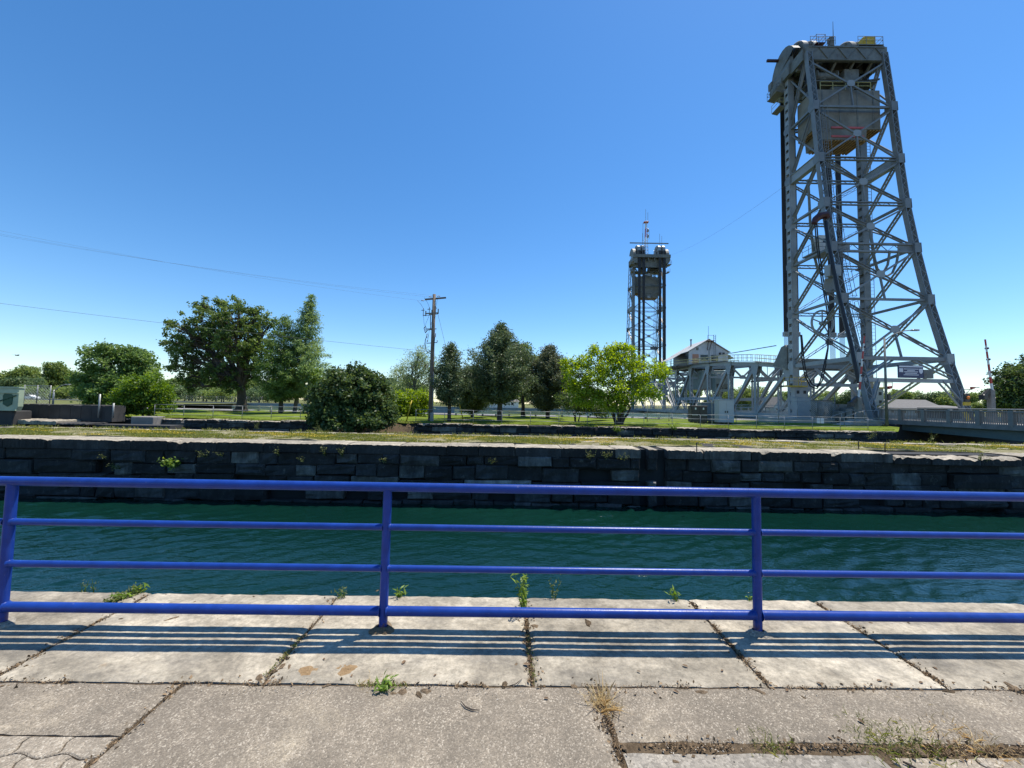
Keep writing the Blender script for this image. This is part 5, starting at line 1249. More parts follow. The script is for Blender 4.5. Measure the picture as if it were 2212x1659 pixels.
lg = lg[(lg[:, 0] < 31) | (lg[:, 1] > YL+.3+(lg[:, 0]-31.3)*.96)]
blades('lawn_grass', lg, .06, .02, M['lawngrass'], rg, .5)
blades('edge_grass', np.concatenate([patchy(5000, -30, 30, YB-.5, YB+.0, .5, 1.4, 3, .0), patchy(9000, -30, 30, YL-.05, YL+.5, .6, 1.3, 5, -.02)]), .16, .02, M['grass'], rg, .6)

# ================================================================== STREET FURNITURE AND SMALL THINGS
# pipe railing along the lawn edge
pr_ = empty('pipe_railing', (0, YL+.75, 0), 'long galvanised pipe railing with three rails along the lawn edge', 'railing')
xs_ = [gx(x, YL+.75, 0) for x in (333, 391, 448, 508, 567, 628, 690)]
step_ = 2.3
allx = list(np.arange(xs_[0], 30.6, step_))
for i, x in enumerate(allx):
    if -13.2 < x < -7.9: continue
    mb = MB(); mb.tube([(x, 0, -.1), (x, 0, 1.02)], .022, 8); mb.build('post', M['galv'], pr_, smooth=True)
for z in (1.03, .68, .26):
    for a, b_ in zip(allx[:-1], allx[1:]):
        if a < -7.9 and b_ > -13.2: continue
        mb = MB(); mb.tube([(a, 0, z), (b_, 0, z)], .018, 8); mb.build('rail', M['galv'], pr_, smooth=True)
p = gx(1772, YL+.7, .5)
mb = MB()
for q in (-.16, .16):
    for z in (.62, .84): mb.box(p+q-.13, p+q+.13, YL+.68, YL+.70, z-.1, z+.1)
tag(mb.build('notice_plates', M['white']), 'four small white notice plates fixed to the pipe railing near the bridge', 'notice')
# guard rail behind the trees
def guard_rail(name, label, x0, x1, Y, n):
    g = empty(name, (0, Y, 0), label, 'guard rail', 'guard rails along the canal road'); a, b_ = gx(x0, Y, .4), gx(x1, Y, .4)
    for i in range(n+1):
        x = a+(b_-a)*i/n; mb = MB(); mb.cbox(x-.11, x+.11, -.02, .2, -.1, .78, .02); mb.build('post', M['wood'], g)
    for z in (.62, .34):
        mb = MB(); mb.prism([(-.06, z-.11), (-.02, z-.06), (-.06, z), (-.02, z+.06), (-.06, z+.11), (-.09, z+.11), (-.05, z+.06), (-.09, z), (-.05, z-.06), (-.09, z-.11)], a-.2, b_+.2, 'yz'); mb.build('rail', M['white'], g)
guard_rail('guard_rail', 'white guard rail on wooden posts behind the cedars', 985, 1300, 49.5, 11)
guard_rail('guard_rail', 'white guard rail on wooden posts behind the larches', 505, 690, 49.5, 7)
guard_rail('guard_rail', 'white guard rail on wooden posts left of the cabinets', 1310, 1480, 49.5, 6)
# utility pole -----------------------------------------------------
PX, PY = gx(929.5, 32.6, 0), 32.6
pole = empty('utility_pole', (PX, PY, 0), 'weathered wooden utility pole with crossarm and switch gear', 'utility pole')
HP = 10.85; mb = MB(); mb.tube([(0, 0, -.2), (0, 0, 3), (0.01, 0, 7), (.02, 0, HP)], [.20, .185, .16, .135], 12); mb.build('shaft', M['wood'], pole, smooth=True)
def PO(zx, zy): # picture point in the pole close-up -> pole frame
    p = at((1560+zx/5.1857)/1.736, (1080+zy/5.1857)/1.736, PY); return Vector((p.x-PX, 0, p.z))
A, B_ = PO(185, 250), PO(575, 162)
mb = MB(); mb.bar(A+Vector((0, -.25, .05)), B_+Vector((0, .25, -.05)), .10, .13); mb.build('crossarm', M['wood'], pole)
def insul(p, d, n=3, r=.07):
    mb = MB(); p = Vector(p); d = Vector(d).normalized()
    for k in range(n): mb.tube([p+d*(.09*k), p+d*(.09*k+.035), p+d*(.09*k+.07)], [.03, r, .03], 8)
    mb.build('insulator', M['insulator'], pole, smooth=True)
for a, b_ in ((160, 246), (305, 172), (470, 160)): insul(PO(a, b_), (-1, -.1, .02)); 
for a, b_ in ((148, 440), (265, 420), (388, 400)):
    q = PO(a, b_); mb = MB(); mb.tube([q+Vector((0, -.1, .18)), q+Vector((0, -.1, -.52))], .028, 6); mb.bar(q+Vector((-.16, -.1, 0)), q+Vector((.1, -.1, .02)), .05, .05); mb.bar(q+Vector((0, -.1, -.42)), q+Vector((.22, -.1, -.46)), .06, .06); mb.bar(q+Vector((.22, -.1, -.48)), q+Vector((.22, -.1, -.05)), .08, .08); mb.build('fuse_switch', M['steel_old'], pole)
mb = MB(); mb.bar(PO(185, 505)+Vector((0, -.12, 0)), PO(440, 490)+Vector((0, -.12, 0)), .09, .09); mb.bar(PO(190, 548)+Vector((0, -.14, 0)), PO(430, 515)+Vector((0, -.14, 0)), .035, .035); mb.build('switch_arm', M['steel_old'], pole)
q = [PO(155, 780), PO(185, 745), PO(215, 830), PO(183, 875)]
mb = MB()
for a, b_ in zip(q, q[1:]+q[:1]): mb.bar(a, b_, .05, .05)
mb.bar(PO(170, 765), PO(200, 855), .03, .03); mb.build('switch_frame', M['steel_old'], pole)
for za, zb, za2, zb2 in ((215, 795, 400, 795), (210, 820, 330, 805), (210, 1075, 415, 1060), (260, 1240, 355, 1225)):
    mb = MB(); mb.bar(PO(za, zb), PO(za2, zb2), .05, .06); mb.build('bracket', M['steel_old'], pole)
for a, b_ in ((225, 1050), (413, 1050), (265, 1240), (350, 1230)): insul(PO(a, b_)+Vector((0, -.02, 0)), (0, 0, 1), 2, .05)
for a, b_ in ((213, 890), (382, 880)): insul(PO(a, b_), (0, -.1, -1), 4, .05)
for pts in ([(210, 950), (185, 1020), (178, 1120), (205, 1230), (300, 1290), (320, 1310)], [(370, 940), (365, 1020), (355, 1110), (330, 1190), (325, 1300)], [(290, 540), (285, 650), (290, 800)]):
    mb = MB(); mb.tube([PO(*p)+Vector((0, -.1, 0)) for p in pts], .032, 6); mb.build('riser_cable', M['cable'], pole, smooth=True)
for pts in ([(30, 250), (90, 310), (148, 400)], [(160, 190), (230, 290), (265, 385)], [(425, 190), (405, 300), (388, 370)], [(150, 560), (160, 680), (170, 745)], [(260, 540), (200, 680), (186, 745)], [(385, 540), (370, 590), (350, 640)], [(225, 885), (250, 920), (240, 1010)]):
    mb = MB(); mb.tube([PO(*p)+Vector((0, -.08, 0)) for p in pts], .012, 5); mb.build('jumper_wire', M['cable'], pole)
mb = MB(); mb.tube([(.19, -.12, 0), (.18, -.11, 4.2)], .05, 8); mb.build('conduit', M['galv'], pole, smooth=True)
mb = MB(); mb.cbox(.02, .3, -.32, -.1, -.05, .75, .05); mb.build('base_guard', M['concrete'], pole)
# wires
def wire(name, label, a, b_, sag, r=.014, n=24, group=None, cat='wire'):
    a, b_ = Vector(a), Vector(b_); pts = [a.lerp(b_, i/n)-Vector((0, 0, sag*4*(i/n)*(1-i/n))) for i in range(n+1)]
    mb = MB(); mb.tube(pts, r, 5); return tag(mb.build(name, M['steel_old']), label, cat, group)
wr = lambda zx, zy: PO(zx, zy)+Vector((PX, PY, 0))
wire('power_line', 'lowest dark overhead line running from the left edge down to the utility pole', at(-420, 600, 30), wr(318, 1240), .25, .011)
for k, (y, e, lb) in enumerate(((500, (95, 246), 'highest thin power line crossing the sky at the left'), (513, (240, 172), 'middle thin power line crossing the sky at the left'), (519, (462, 160), 'lower thin power line of the three crossing the sky at the left'))):
    wire('power_line', lb, at(-300, y-66, 27.0), wr(*e), .55, .0045)
wire('guy_wire', 'steel guy wire slanting from the pole down to the lawn', wr(430, 520), gz(1001, 909, 0), 0, .012)
def sleeve(label, a, b_):
    mb = MB(); mb.tube([a, b_], .05, 8); tag(mb.build('guy_guard', M['yellow'], smooth=True), label, 'guy guard')
ga, gb = gz(1001, 909, .02), wr(430, 520); sleeve('yellow plastic guard on the guy wire right of the small cedar', ga, ga.lerp(gb, .17))
g2 = gz(878, 910, .02); sleeve('yellow plastic guard on the guy wire left of the utility pole', g2, g2.lerp(wr(320, 600), .2)); wire('guy_wire', 'steel guy wire slanting down to the left of the utility pole', wr(320, 600), g2, 0, .01)
wire('aerial_cable', 'thin cable sagging between the tops of the two bridge towers', tw(-H2-.3, .4, 33.4), tw(H2+1.6, SPAN-2, 50.5), 1.2, .014)
# white barrier arms -----------------------------------------------
def barrier(label, x, y0, x1, y1, Y, base_z):
    b_ = empty('barrier_gate', (gx(x, Y, base_z), Y, base_z), label, 'barrier'); ox, oz = b_.location.x, base_z
    A, Bp = at(x, y0, Y), at(x1, y1, Y); A = Vector((A.x-ox, 0, A.z-oz)); Bp = Vector((Bp.x-ox, 0, Bp.z-oz)); n = 8
    for i in range(n):
        mb = MB(); mb.bar(A.lerp(Bp, i/n), A.lerp(Bp, (i+1)/n), .13*(1-.4*i/n), .15*(1-.4*i/n), up=(0, 1, 0)); mb.build('arm_section', M['red'] if i % 2 else M['white'], b_)
    mb = MB(); mb.cbox(-.22, .22, -.22, .22, 0, A.z, .05); mb.build('cabinet', M['parapet'], b_)
    mb = MB(); mb.bar((-.1, 0, A.z), (-.7, 0, A.z-.6), .3, .3); mb.cbox(-1.0, -.55, -.25, .25, A.z-1.0, A.z-.5, .05); mb.build('counterbalance', M['blackbox'], b_)
    for q in (.35, .6, .82):
        c = A.lerp(Bp, q); mb = MB(); mb.tube([c+Vector((.05, -.12, 0)), c+Vector((.05, .12, 0))], .10, 8); mb.build('warning_lamp', M['maroon'], b_, smooth=True)
    return b_
barrier('raised red and white barrier arm in front of the nearer tower leg', 1855, 858, 1867.5, 726, 39.0, .7)
barrier('raised red and white barrier arm beside the dark tree at the right edge', 2143, 842, 2128, 733, 37.5, .7)
# approach bridge ---------------------------------------------------
ab = empty('approach_bridge', tw(0, 0, 0), 'low concrete approach bridge with a pillared parapet railing, at right', 'bridge', None, -TH)
UA = -H2+.35; VA, VB = -12.9, -40.0
mb = MB(); mb.box(UA-.15, H2+1.2, VB, VA, .30, .60); mb.build('deck', M['parapet'], ab)
mb = MB(); mb.prism([(VA-.9, .30), (VB, .30), (VB, -.75), (VB+12, -.62), (VA-.9, -.28)], UA+.25, UA+.75, 'yz'); mb.build('girder', M['girder'], ab)
mb = MB(); mb.prism([(VA-.9, .30), (VB, .30), (VB, -.75), (VB+12, -.62), (VA-.9, -.28)], H2+.2, H2+.7, 'yz'); mb.build('girder', M['girder'], ab)
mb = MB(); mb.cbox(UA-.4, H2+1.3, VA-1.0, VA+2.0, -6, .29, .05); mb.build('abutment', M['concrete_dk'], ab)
for uu in (UA, H2+.95):
    v = VA+1.0; i = 0
    while v > VB:
        mb = MB(); mb.cbox(uu-.17, uu+.17, v-.17, v+.17, .601, 1.82, .03); mb.build('parapet_pillar', M['parapet'], ab)
        if v-2.15 > VB:
            mb = MB(); mb.cbox(uu-.11, uu+.11, v-1.98, v-.17, 1.68, 1.80, .02); mb.build('parapet_rail', M['parapet'], ab)
            mb = MB(); mb.cbox(uu-.12, uu+.12, v-1.98, v-.17, .60, .74, .02); mb.build('parapet_kerb', M['parapet'], ab)
            mb = MB()
            for k in range(13): q = v-.17-1.81*(k+.5)/13; mb.box(uu-.03, uu+.03, q-.022, q+.022, .74, 1.68)
            tag(mb.build('balusters', M['parapet'], ab), kind='stuff')
        v -= 2.15
mb = MB(); mb.tube([(UA-.1, VA+1.2, 1.92), (UA-.1, VB, 1.92)], .045, 8); mb.build('handrail', M['galv'], ab, smooth=True)
mb = MB(); mb.box(UA+.8, H2+.3, VB, VA+12, .604, .625); mb.build('roadway', M['road'], ab)
# stairs down from the sidewalk to the lawn
sx0 = gx(1822, 38.6, 0); st = empty('steps', (sx0, 38.4, 0), 'short flight of concrete steps with pipe handrails up to the bridge sidewalk', 'steps')
for i in range(5):
    mb = MB(); mb.cbox(.42*i, .42*(i+1)+.02, 0, 1.5, -.1, .14*(i+1), .015); mb.build('step', M['concrete'], st)
mb = MB(); mb.cbox(2.13, 3.6, -.05, 1.55, -.1, .7, .02); mb.build('landing', M['concrete'], st)
for y in (-.02, 1.5):
    mb = MB(); mb.tube([(-.1, y, 0), (-.1, y, .85), (.1, y, 1.0), (2.0, y, 1.62), (3.4, y, 1.65)], .03, 8)
    for x, z0, z1 in ((1.0, .4, 1.28), (2.0, .7, 1.62), (3.4, .7, 1.65)): mb.tube([(x, y, z0), (x, y, z1)], .03, 8)
    mb.build('handrail', M['galv'], st, smooth=True)
mb = MB()
for z in (.25, .55, .85): mb.tube([(.6, -.4, z), (3.6, -.4, z)], .03, 6)
mb.build('side_rail', M['galv'], st)
# concrete plinth with fenced equipment
ex0, ex1, EY = gx(1682, 43.5, 0), gx(1808, 43.5, 0), 43.5
mb = MB(); mb.cbox(ex0, ex1, EY, EY+3.6, -.2, .62, .05); tag(mb.build('concrete_plinth', M['concrete']), 'pale concrete plinth under the fenced equipment by the nearer tower', 'plinth')
def chain_fence(name, label, pts, h, z0, group=None, spacing=2.2, mesh=.22, barbs=False):
    o0 = Vector(pts[0]); root = empty(name, (o0.x, o0.y, z0), label, 'fence', group)
    P = [Vector((p[0]-o0.x, p[1]-o0.y, 0)) for p in pts]
    for a, b_ in zip(P[:-1], P[1:]):
        L = (b_-a).length; n = max(1, int(round(L/spacing)))
        for i in range(n):
            p, q = a.lerp(b_, i/n), a.lerp(b_, (i+1)/n)
            mb = MB(); mb.tube([p, p+Vector((0, 0, h+.05))], .035, 7); mb.build('post', M['galv'], root, smooth=True)
            mb = MB(); mb.tube([p+Vector((0, 0, h)), q+Vector((0, 0, h))], .024, 6); mb.build('top_rail', M['galv'], root)
            mb = MB(); l = (q-p).length; d = (q-p).normalized(); m = int((l+h)/mesh)
            for k in range(m):
                c = k*mesh
                s0 = max(0, c-h); s1_ = min(l, c)
                if s1_-s0 < .05: continue
                A1, B1 = p+d*s0+Vector((0, 0, c-s0)), p+d*s1_+Vector((0, 0, c-s1_))
                A2, B2 = p+d*(l-s0)+Vector((0, 0, c-s0)), p+d*(l-s1_)+Vector((0, 0, c-s1_))
                nrm = d.cross(Vector((0, 0, 1)))
                for A_, B__ in ((A1, B1), (A2, B2)): mb.bar(A_, B__, .011, .011)
            mb.build('wire_mesh', M['chain'], root)
        mb = MB(); mb.tube([b_, b_+Vector((0, 0, h+.05))], .035, 7); mb.build('post', M['galv'], root, smooth=True)
    return root
chain_fence('chain_link_fence', 'chain link fence standing on the concrete plinth by the nearer tower', [(ex0+.1, EY+.1), (ex1-.1, EY+.1), (ex1-.1, EY+3.4)], 1.9, .62, 'chain link fences')
chain_fence('chain_link_fence', 'chain link fence between the grey cabinet and the concrete plinth', [(gx(1590, 40.6, 0), 40.6), (gx(1682, 41.5, 0), 41.5)], 2.0, 0, 'chain link fences')
chain_fence('chain_link_fence', 'chain link fence left of the black cabinet', [(gx(1398, 40.5, 0), 40.5), (gx(1492, 40.5, 0), 40.5)], 1.75, 0, 'chain link fences')
chain_fence('chain_link_fence', 'tall chain link enclosure beside the pale green hopper at the left', [(gx(40, 29.6, 1), 29.9), (gx(97, 29.6, 1), 29.9)], 1.35, .95, 'chain link fences', 1.1)
chain_fence('chain_link_fence', 'far chain link fence across the field behind the shade tree', [(gx(370, 122, 0), 122), (gx(565, 122, 0), 122)], 2.1, 0, 'chain link fences', 5, .6)
chain_fence('chain_link_fence', 'far chain link fence between the maple and the left edge', [(gx(60, 121, 0), 121), (gx(200, 121, 0), 121)], 2.1, 0, 'chain link fences', 5, .6)
# cabinets
def cabinet(name, label, x0, x1, Y, h, m, doors, parts):
    a, b_ = gx(x0, Y, .5), gx(x1, Y, .5); root = empty(name, (a, Y, 0), label, 'cabinet'); W_ = b_-a
    mb = MB(); mb.cbox(0, W_, 0, .8, .12, h, .02); mb.build('body', m, root)
    mb = MB(); mb.cbox(-.05, W_+.05, -.05, .85, h, h+.06, .02); mb.build('lid', m, root)
    for k in range(doors):
        mb = MB(); mb.cbox(W_*k/doors+.03, W_*(k+1)/doors-.03, -.025, -.003, .2, h-.06, .008); d = mb.build('door', m, root)
        mb = MB(); hx = W_*(k+1)/doors-.12 if k == 0 else W_*k/doors+.12; mb.cbox(hx-.05, hx+.05, -.06, -.027, h*.45, h*.45+.22, .01); mb.build('handle', M['blackbox'], d)
    for x in (0.1, .35, .6, .85): mb = MB(); mb.box(W_*x-.04, W_*x+.04, .1, .7, -.05, .119); mb.build('leg', M['blackbox'], root)
    return root, W_
c1, W1 = cabinet('electrical_cabinet', 'black electrical cabinet with two small white stickers', 1494, 1528, 39.4, 1.72, M['blackbox'], 2, 0)
for q in (.25, .75): mb = MB(); mb.box(W1*q-.07, W1*q+.07, -.035, -.029, 1.38, 1.58); mb.build('sticker', M['white'], c1)
mb = MB(); mb.box(.02, W1-.02, -.05, -.027, .80, .86); mb.build('trim_strip', M['white'], c1)
c2, W2_ = cabinet('electrical_cabinet', 'tall light grey double door electrical cabinet', 1552, 1586, 39.6, 2.42, M['cabinet'], 2, 0)
c3, W3 = cabinet('electrical_cabinet', 'blue grey equipment box behind the black cabinet', 1515, 1552, 42, 2.1, M['steel'], 1, 0)
mb = MB(); mb.tube([(gx(1538, 39, 0), 39, 0), (gx(1538, 39, 0), 39, 2.3)], .04, 7); mb.bar((gx(1528, 39, 0), 39, 2.1), (gx(1545, 39, 0), 39, 2.1), .05, .07)
tag(mb.build('pipe_stand', M['galv']), 'thin grey pipe stand between the black and grey cabinets', 'pipe stand')
c4, W4 = cabinet('electrical_cabinet', 'pale blue cabinet inside the chain link fence on the plinth', 1722, 1752, 45.2, 3.0, M['steel_light'], 1, 0)
c5, W5 = cabinet('electrical_cabinet', 'broad brown grey control box inside the fence beside the tower leg', 1762, 1800, 46, 2.7, M['steel_old'], 1, 0)
# machinery cluster at the tower foot
mb = MB()
for k in range(4): x = gx(1812+k*17, 43, 0); mb.cbox(x, x+.75, 43, 43.9, .5, 1.5+.3*(k % 3), .05)
mb.box(gx(1808, 43, 0), gx(1885, 43, 0), 43.95, 44.1, .5, 2.3)
tag(mb.build('barrier_machinery', M['steel_old']), 'row of grey machinery boxes at the foot of the nearer tower', 'machinery')
# lamp posts
def lamp_post(label, x, Y, z0, top_y, arm, m=M['steel_old']):
    X = gx(x, Y, z0); h = at(x, top_y, Y).z-z0; root = empty('street_lamp', (X, Y, z0), label, 'street lamp')
    mb = MB(); mb.tube([(0, 0, 0), (0, 0, h)], [.13, .08], 10); mb.build('pole', m, root, smooth=True)
    mb = MB(); mb.tube([(0, 0, h-.3), (arm*.3, 0, h+.35), (arm*.7, 0, h+.75), (arm, 0, h+.85)], .05, 7); mb.build('arm', m, root, smooth=True)
    mb = MB(); mb.cbox(arm-.1 if arm > 0 else arm-.6, arm+.6 if arm > 0 else arm+.1, -.16, .16, h+.78, h+.93, .04); mb.build('lamp_head', M['galv'], root)
    return root
lp = lamp_post('grey street lamp at the bridge abutment with a long arm across the nearer tower', 1916, 37.6, .2, 730, 2.9)
mb = MB(); mb.prism([(.15, 3.85), (.55, 3.92), (.48, 3.68), (.22, 3.58)], -.15, .15); mb.build('warning_horn', M['red'], lp); mb = MB(); mb.cbox(.02, .3, -.2, .1, 2.5, 3.1, .03); mb.build('control_box', M['blackbox'], lp)
lamp_post('small distant street lamp between the nearer tower and the dark tree', 2091, 75, 0, 846, 1.9, M['galv'])
lamp_post('distant street lamp inside the chain link enclosure at the left', 114, 60, 0, 842, 1.8, M['galv'])
lamp_post('tall slim pole with a small lamp seen under the lift span portal', 1804, 90, 0, 835, .5, M['steel_old'])
# traffic signal by the tower foot
ts = empty('traffic_signal', (gx(2090, 39.2, .7), 39.2, .7), 'traffic signal with a single amber light over a yellow plate, at the tower foot', 'traffic signal')
zz = lambda y: at(2090, y, 39.2).z-.7
mb = MB(); mb.tube([(-.3, .1, 0), (-.3, .1, zz(838))], .06, 8); mb.tube([(-.3, .1, zz(841)), (.75, .1, zz(841))], .04, 6); mb.build('pole', M['steel'], ts)
mb = MB(); mb.cbox(-.3, .26, -.12, .12, zz(868), zz(850), .05); mb.build('housing', M['blackbox'], ts)
mb = MB(); mb.tube([(-.02, -.2, zz(859)), (-.02, -.125, zz(859))], .17, 16); mb.build('lens', M['orange'], ts, smooth=True)
mb = MB(); mb.cbox(-.36, .36, -.08, .1, zz(876), zz(868.4), .03); mb.build('warning_plate', M['yellow'], ts)
mb = MB(); mb.prism([(.55, zz(840.5)), (.8, zz(839)), (.9, zz(836)), (.55, zz(835.5))], -.12, .12); mb.build('warning_horn', M['red'], ts)
mb = MB(); mb.cbox(-.25, .25, -.03, .03, -.1, .9, .02); hz_ = tag(mb.build('hazard_marker', M['yellow']), 'yellow hazard marker plate leaning at the tower foot under the signal', 'marker'); hz_.location = (gx(2092, 38.9, .7), 38.9, .9); hz_.rotation_euler = (0, R(-24), 0)
# low building and sheds across
def building(name, label, cat, x0, x1, Y, wall_h, roof_h, depth, wm, rm, gable=False):
    a, b_ = gx(x0, Y, 0), gx(x1, Y, 0); root = empty(name, (a, Y, 0), label, cat); W_ = b_-a
    mb = MB()
    if gable: mb.prism([(0, 0), (W_, 0), (W_, wall_h), (W_/2, wall_h+roof_h), (0, wall_h)], 0, depth)
    else: mb.box(0, W_, 0, depth, 0, wall_h)
    mb.build('wall', wm, root); mb = MB(); o = .5
    if gable:
        for s in (-1, 1): mb.add([(W_/2, -o, wall_h+roof_h+.12), (W_/2+s*(W_/2+o), -o, wall_h-roof_h*o/(W_/2)+.12), (W_/2+s*(W_/2+o), depth+o, wall_h-roof_h*o/(W_/2)+.12), (W_/2, depth+o, wall_h+roof_h+.12), (W_/2, -o, wall_h+roof_h+.3), (W_/2+s*(W_/2+o), -o, wall_h-roof_h*o/(W_/2)+.3), (W_/2+s*(W_/2+o), depth+o, wall_h-roof_h*o/(W_/2)+.3), (W_/2, depth+o, wall_h+roof_h+.3)], [(0,3,2,1),(4,5,6,7),(0,1,5,4),(1,2,6,5),(2,3,7,6),(3,0,4,7)])
    else:
        mb.prism([(-o, wall_h-.1), (depth/2, wall_h+roof_h), (depth+o, wall_h-.1), (depth/2, wall_h+roof_h-.25)], -o, W_+o, 'yz') if False else mb.add([(-o, -o, wall_h), (W_+o, -o, wall_h), (W_+o-2, depth/2, wall_h+roof_h), (-o+2, depth/2, wall_h+roof_h), (-o, depth+o, wall_h), (W_+o, depth+o, wall_h)], [(0, 1, 2, 3), (3, 2, 5, 4), (0, 3, 4), (1, 5, 2), (0, 4, 5, 1)])
    mb.build('roof', rm, root)
    n = max(2, int(W_/4))
    for k in range(n):
        x = W_*(k+.5)/n; mb = MB(); mb.box(x-.55, x+.55, -.06, -.003, .9, min(2.2, wall_h-.3)); wn = mb.build('window', M['white'], root)
        mb = MB(); mb.box(x-.46, x+.46, -.085, -.063, 1.0, min(2.1, wall_h-.4)); mb.build('pane', M['glass'], wn)
    return root
building('long_building', 'long low building with a grey brown roof beyond the approach bridge', 'building', 1888, 2045, 128, 2.3, 3.4, 10, M['offwhite'], M['shingle'])
building('shed', 'small dark flat shed beside the long low building', 'shed', 2040, 2090, 90, 2.6, .6, 6, M['concrete_dk'], M['shingle'])
building('house', 'small gabled house seen left of the nearer tower column', 'house', 1672, 1702, 135, 2.4, 3.2, 9, M['offwhite'], M['shingle'], True)
building('house', 'pale gabled house with a tall roof seen through the lift span', 'house', 1598, 1620, 160, 3.0, 3.6, 8, M['white'], M['shingle'], True)
building('house', 'low pale building behind the trees at far left centre', 'house', 1040, 1120, 150, 2.4, 1.8, 8, M['white'], M['shingle'])
# parked cars
def car(label, x, Y, m, rz=0):
    root = empty('parked_car', (gx(x, Y, 0), Y, 0), label, 'car', None, rz); L, Wd = 4.4, 1.75
    prof = [(-2.2, .35), (-2.2, .75), (-2.05, .9), (-1.5, .95), (-.95, 1.42), (.55, 1.45), (1.15, .98), (2.0, .85), (2.2, .6), (2.2, .35)]
    mb = MB(); mb.prism(prof, -Wd/2, Wd/2); mb.build('body', m, root)
    mb = MB(); mb.prism([(-1.38, .98), (-.9, 1.36), (.5, 1.39), (.98, 1.0)], -Wd/2-.01, Wd/2+.01); mb.build('window', M['glass'], root)
    for xx in (-1.35, 1.35):
        for yy in (-Wd/2, Wd/2): mb = MB(); mb.tube([(xx, yy-.1, .32), (xx, yy+.1, .32)], .32, 14); mb.build('wheel', M['blackbox'], root, smooth=True)
    for yy in (-.6, .6): mb = MB(); mb.box(2.19, 2.23, yy-.2, yy+.2, .58, .74); mb.build('headlight', M['white'], root)
car('white parked car behind the chain link enclosure at the far left', 63, 124, M['carwhite'], .2)
car('white parked car seen through the lift span', 1640, 140, M['carwhite'], .1)
car('grey parked car behind the large cedar', 1225, 130, M['cabinet'], 0)
# tall wall, ledge and green hopper at the left
x0, x1 = gx(38, 29.2, .5), gx(243, 29.2, .5)
tl = empty('retaining_wall', (x0, 29.2, 0), 'tall dark brown concrete retaining wall at the left above the lock', 'wall')
n = 9
for k in range(n):
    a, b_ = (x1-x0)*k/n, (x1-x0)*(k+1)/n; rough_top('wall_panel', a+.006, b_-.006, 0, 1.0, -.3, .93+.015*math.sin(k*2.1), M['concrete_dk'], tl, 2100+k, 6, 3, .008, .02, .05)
mb = MB(); mb.cbox(gx(285, 29.6, 0), gx(333, 29.6, 0), 29.5, 30.6, -1.2, .12, .04); tag(mb.build('concrete_block', M['parapet']), 'low concrete block with a pale top in front of the bright green shrub', 'block')
for xx, lb in ((212, 'white post at the right end of the tall retaining wall'), (243, 'white post at the corner where the tall wall meets the shrub')):
    X = gx(xx, 29.0, .5); mb = MB(); mb.tube([(X, 29.05, 0), (X, 29.05, 1.75 if xx == 212 else 1.1)], .055, 8); tag(mb.build('post', M['galv'], smooth=True), lb, 'post')
lg_ = empty('concrete_ledge', (x0, 27.6, 0), 'broken concrete ledge below the tall retaining wall', 'ledge')
for k in range(5): 
    a, b_ = gx(40+k*32, 28, 0)-x0, gx(72+k*32, 28, 0)-x0; o = rough_top('ledge_slab', a+.01, b_-.01, 0, 1.65, -.45, -.12-.02*k-(.12 if k > 2 else 0), M['coping'] if k < 3 else M['concrete_dk'], lg_, 2200+k, 8, 5, .015, .04, .08)
mb = MB(); mb.box(-24, gx(206, 28, 0), 28.0, 29.15, -6, -.42); tag(mb.build('wall_footing', M['concrete_dk']), 'shade-darkened stained footing wall under the broken concrete ledge', 'wall')
gh = empty('gate_hopper', (gx(-8, 27.2, .5), 27.2, 0), 'pale green steel hopper with a dark green patch at the far left', 'hopper')
gz0, gz1 = at(10, 887, 27.2).z, at(10, 835, 27.2).z; wx = gx(37, 27.2, .5)-gh.location.x
mb = MB(); mb.prism([(-3, gz0+.05), (wx-.1, gz0), (wx+.02, gz0+.3), (wx+.02, gz1-.1), (-3, gz1-.05)], 0, .3); mb.build('body', M['palegreen'], gh)
mb = MB(); mb.box(-3, wx+.06, -.06, .35, gz1-.09, gz1+.0); mb.box(-3, wx+.03, -.08, -.003, gz1-.45, gz1-.38); mb.box(-3, wx-.05, -.07, -.003, gz0, gz0+.09); mb.build('rim', M['palegreen'], gh)
mb = MB(); px0 = gx(6, 27.2, .5)-gh.location.x; px1 = gx(25, 27.2, .5)-gh.location.x; mb.prism([(px0, gz0+.45), ((px0+px1)/2, gz0+.28), (px1, gz0+.45), (px1+.04, gz1-.62), (px1-.1, gz1-.5), (px0+.05, gz1-.48), (px0-.04, gz1-.62)], -.035, -.004); mb.build('patch', M['dkgreen'], gh)  # darker green shape on the hopper's front face
mb = MB(); mb.bar((-.8, -.05, gz0+.3), (wx-.1, -.05, gz1-.6), .04, .06); mb.build('strut', M['dkgreen'], gh)
mb = MB(); mb.cbox(-3, wx-.4, .1, 1.2, -1.2, gz0-.01, .05); mb.build('support', M['concrete_dk'], gh)
# birds
def bird(label, x, y, Y, s, rz):
    p = at(x, y, Y); root = empty('bird', p, label, 'bird', None, rz)
    mb = MB(); mb.tube([(-.28*s, 0, 0), (-.18*s, 0, .01), (0, 0, .02), (.16*s, 0, .02), (.24*s, 0, .01)], [.01*s, .05*s, .075*s, .06*s, .02*s], 8); mb.add([(-.25*s, 0, 0), (-.45*s, -.08*s, 0), (-.47*s, 0, .01), (-.45*s, .08*s, 0)], [(0, 1, 2, 3)]); mb.build('body', M['feather'], root, smooth=True)
    for q in (-1, 1):
        mb = MB(); mb.add([(.12*s, q*.03*s, .02), (-.1*s, q*.03*s, .02), (-.12*s, q*.35*s, .14*s), (.06*s, q*.38*s, .16*s), (-.2*s, q*.72*s, .10*s), (-.1*s, q*.74*s, .11*s)], [(0, 1, 2, 3), (3, 2, 4, 5)]); mb.build('wing', M['feather'], root)
bird('dark bird flying between the columns of the nearer bridge tower', 1850, 585, 46, 1.0, R(200))
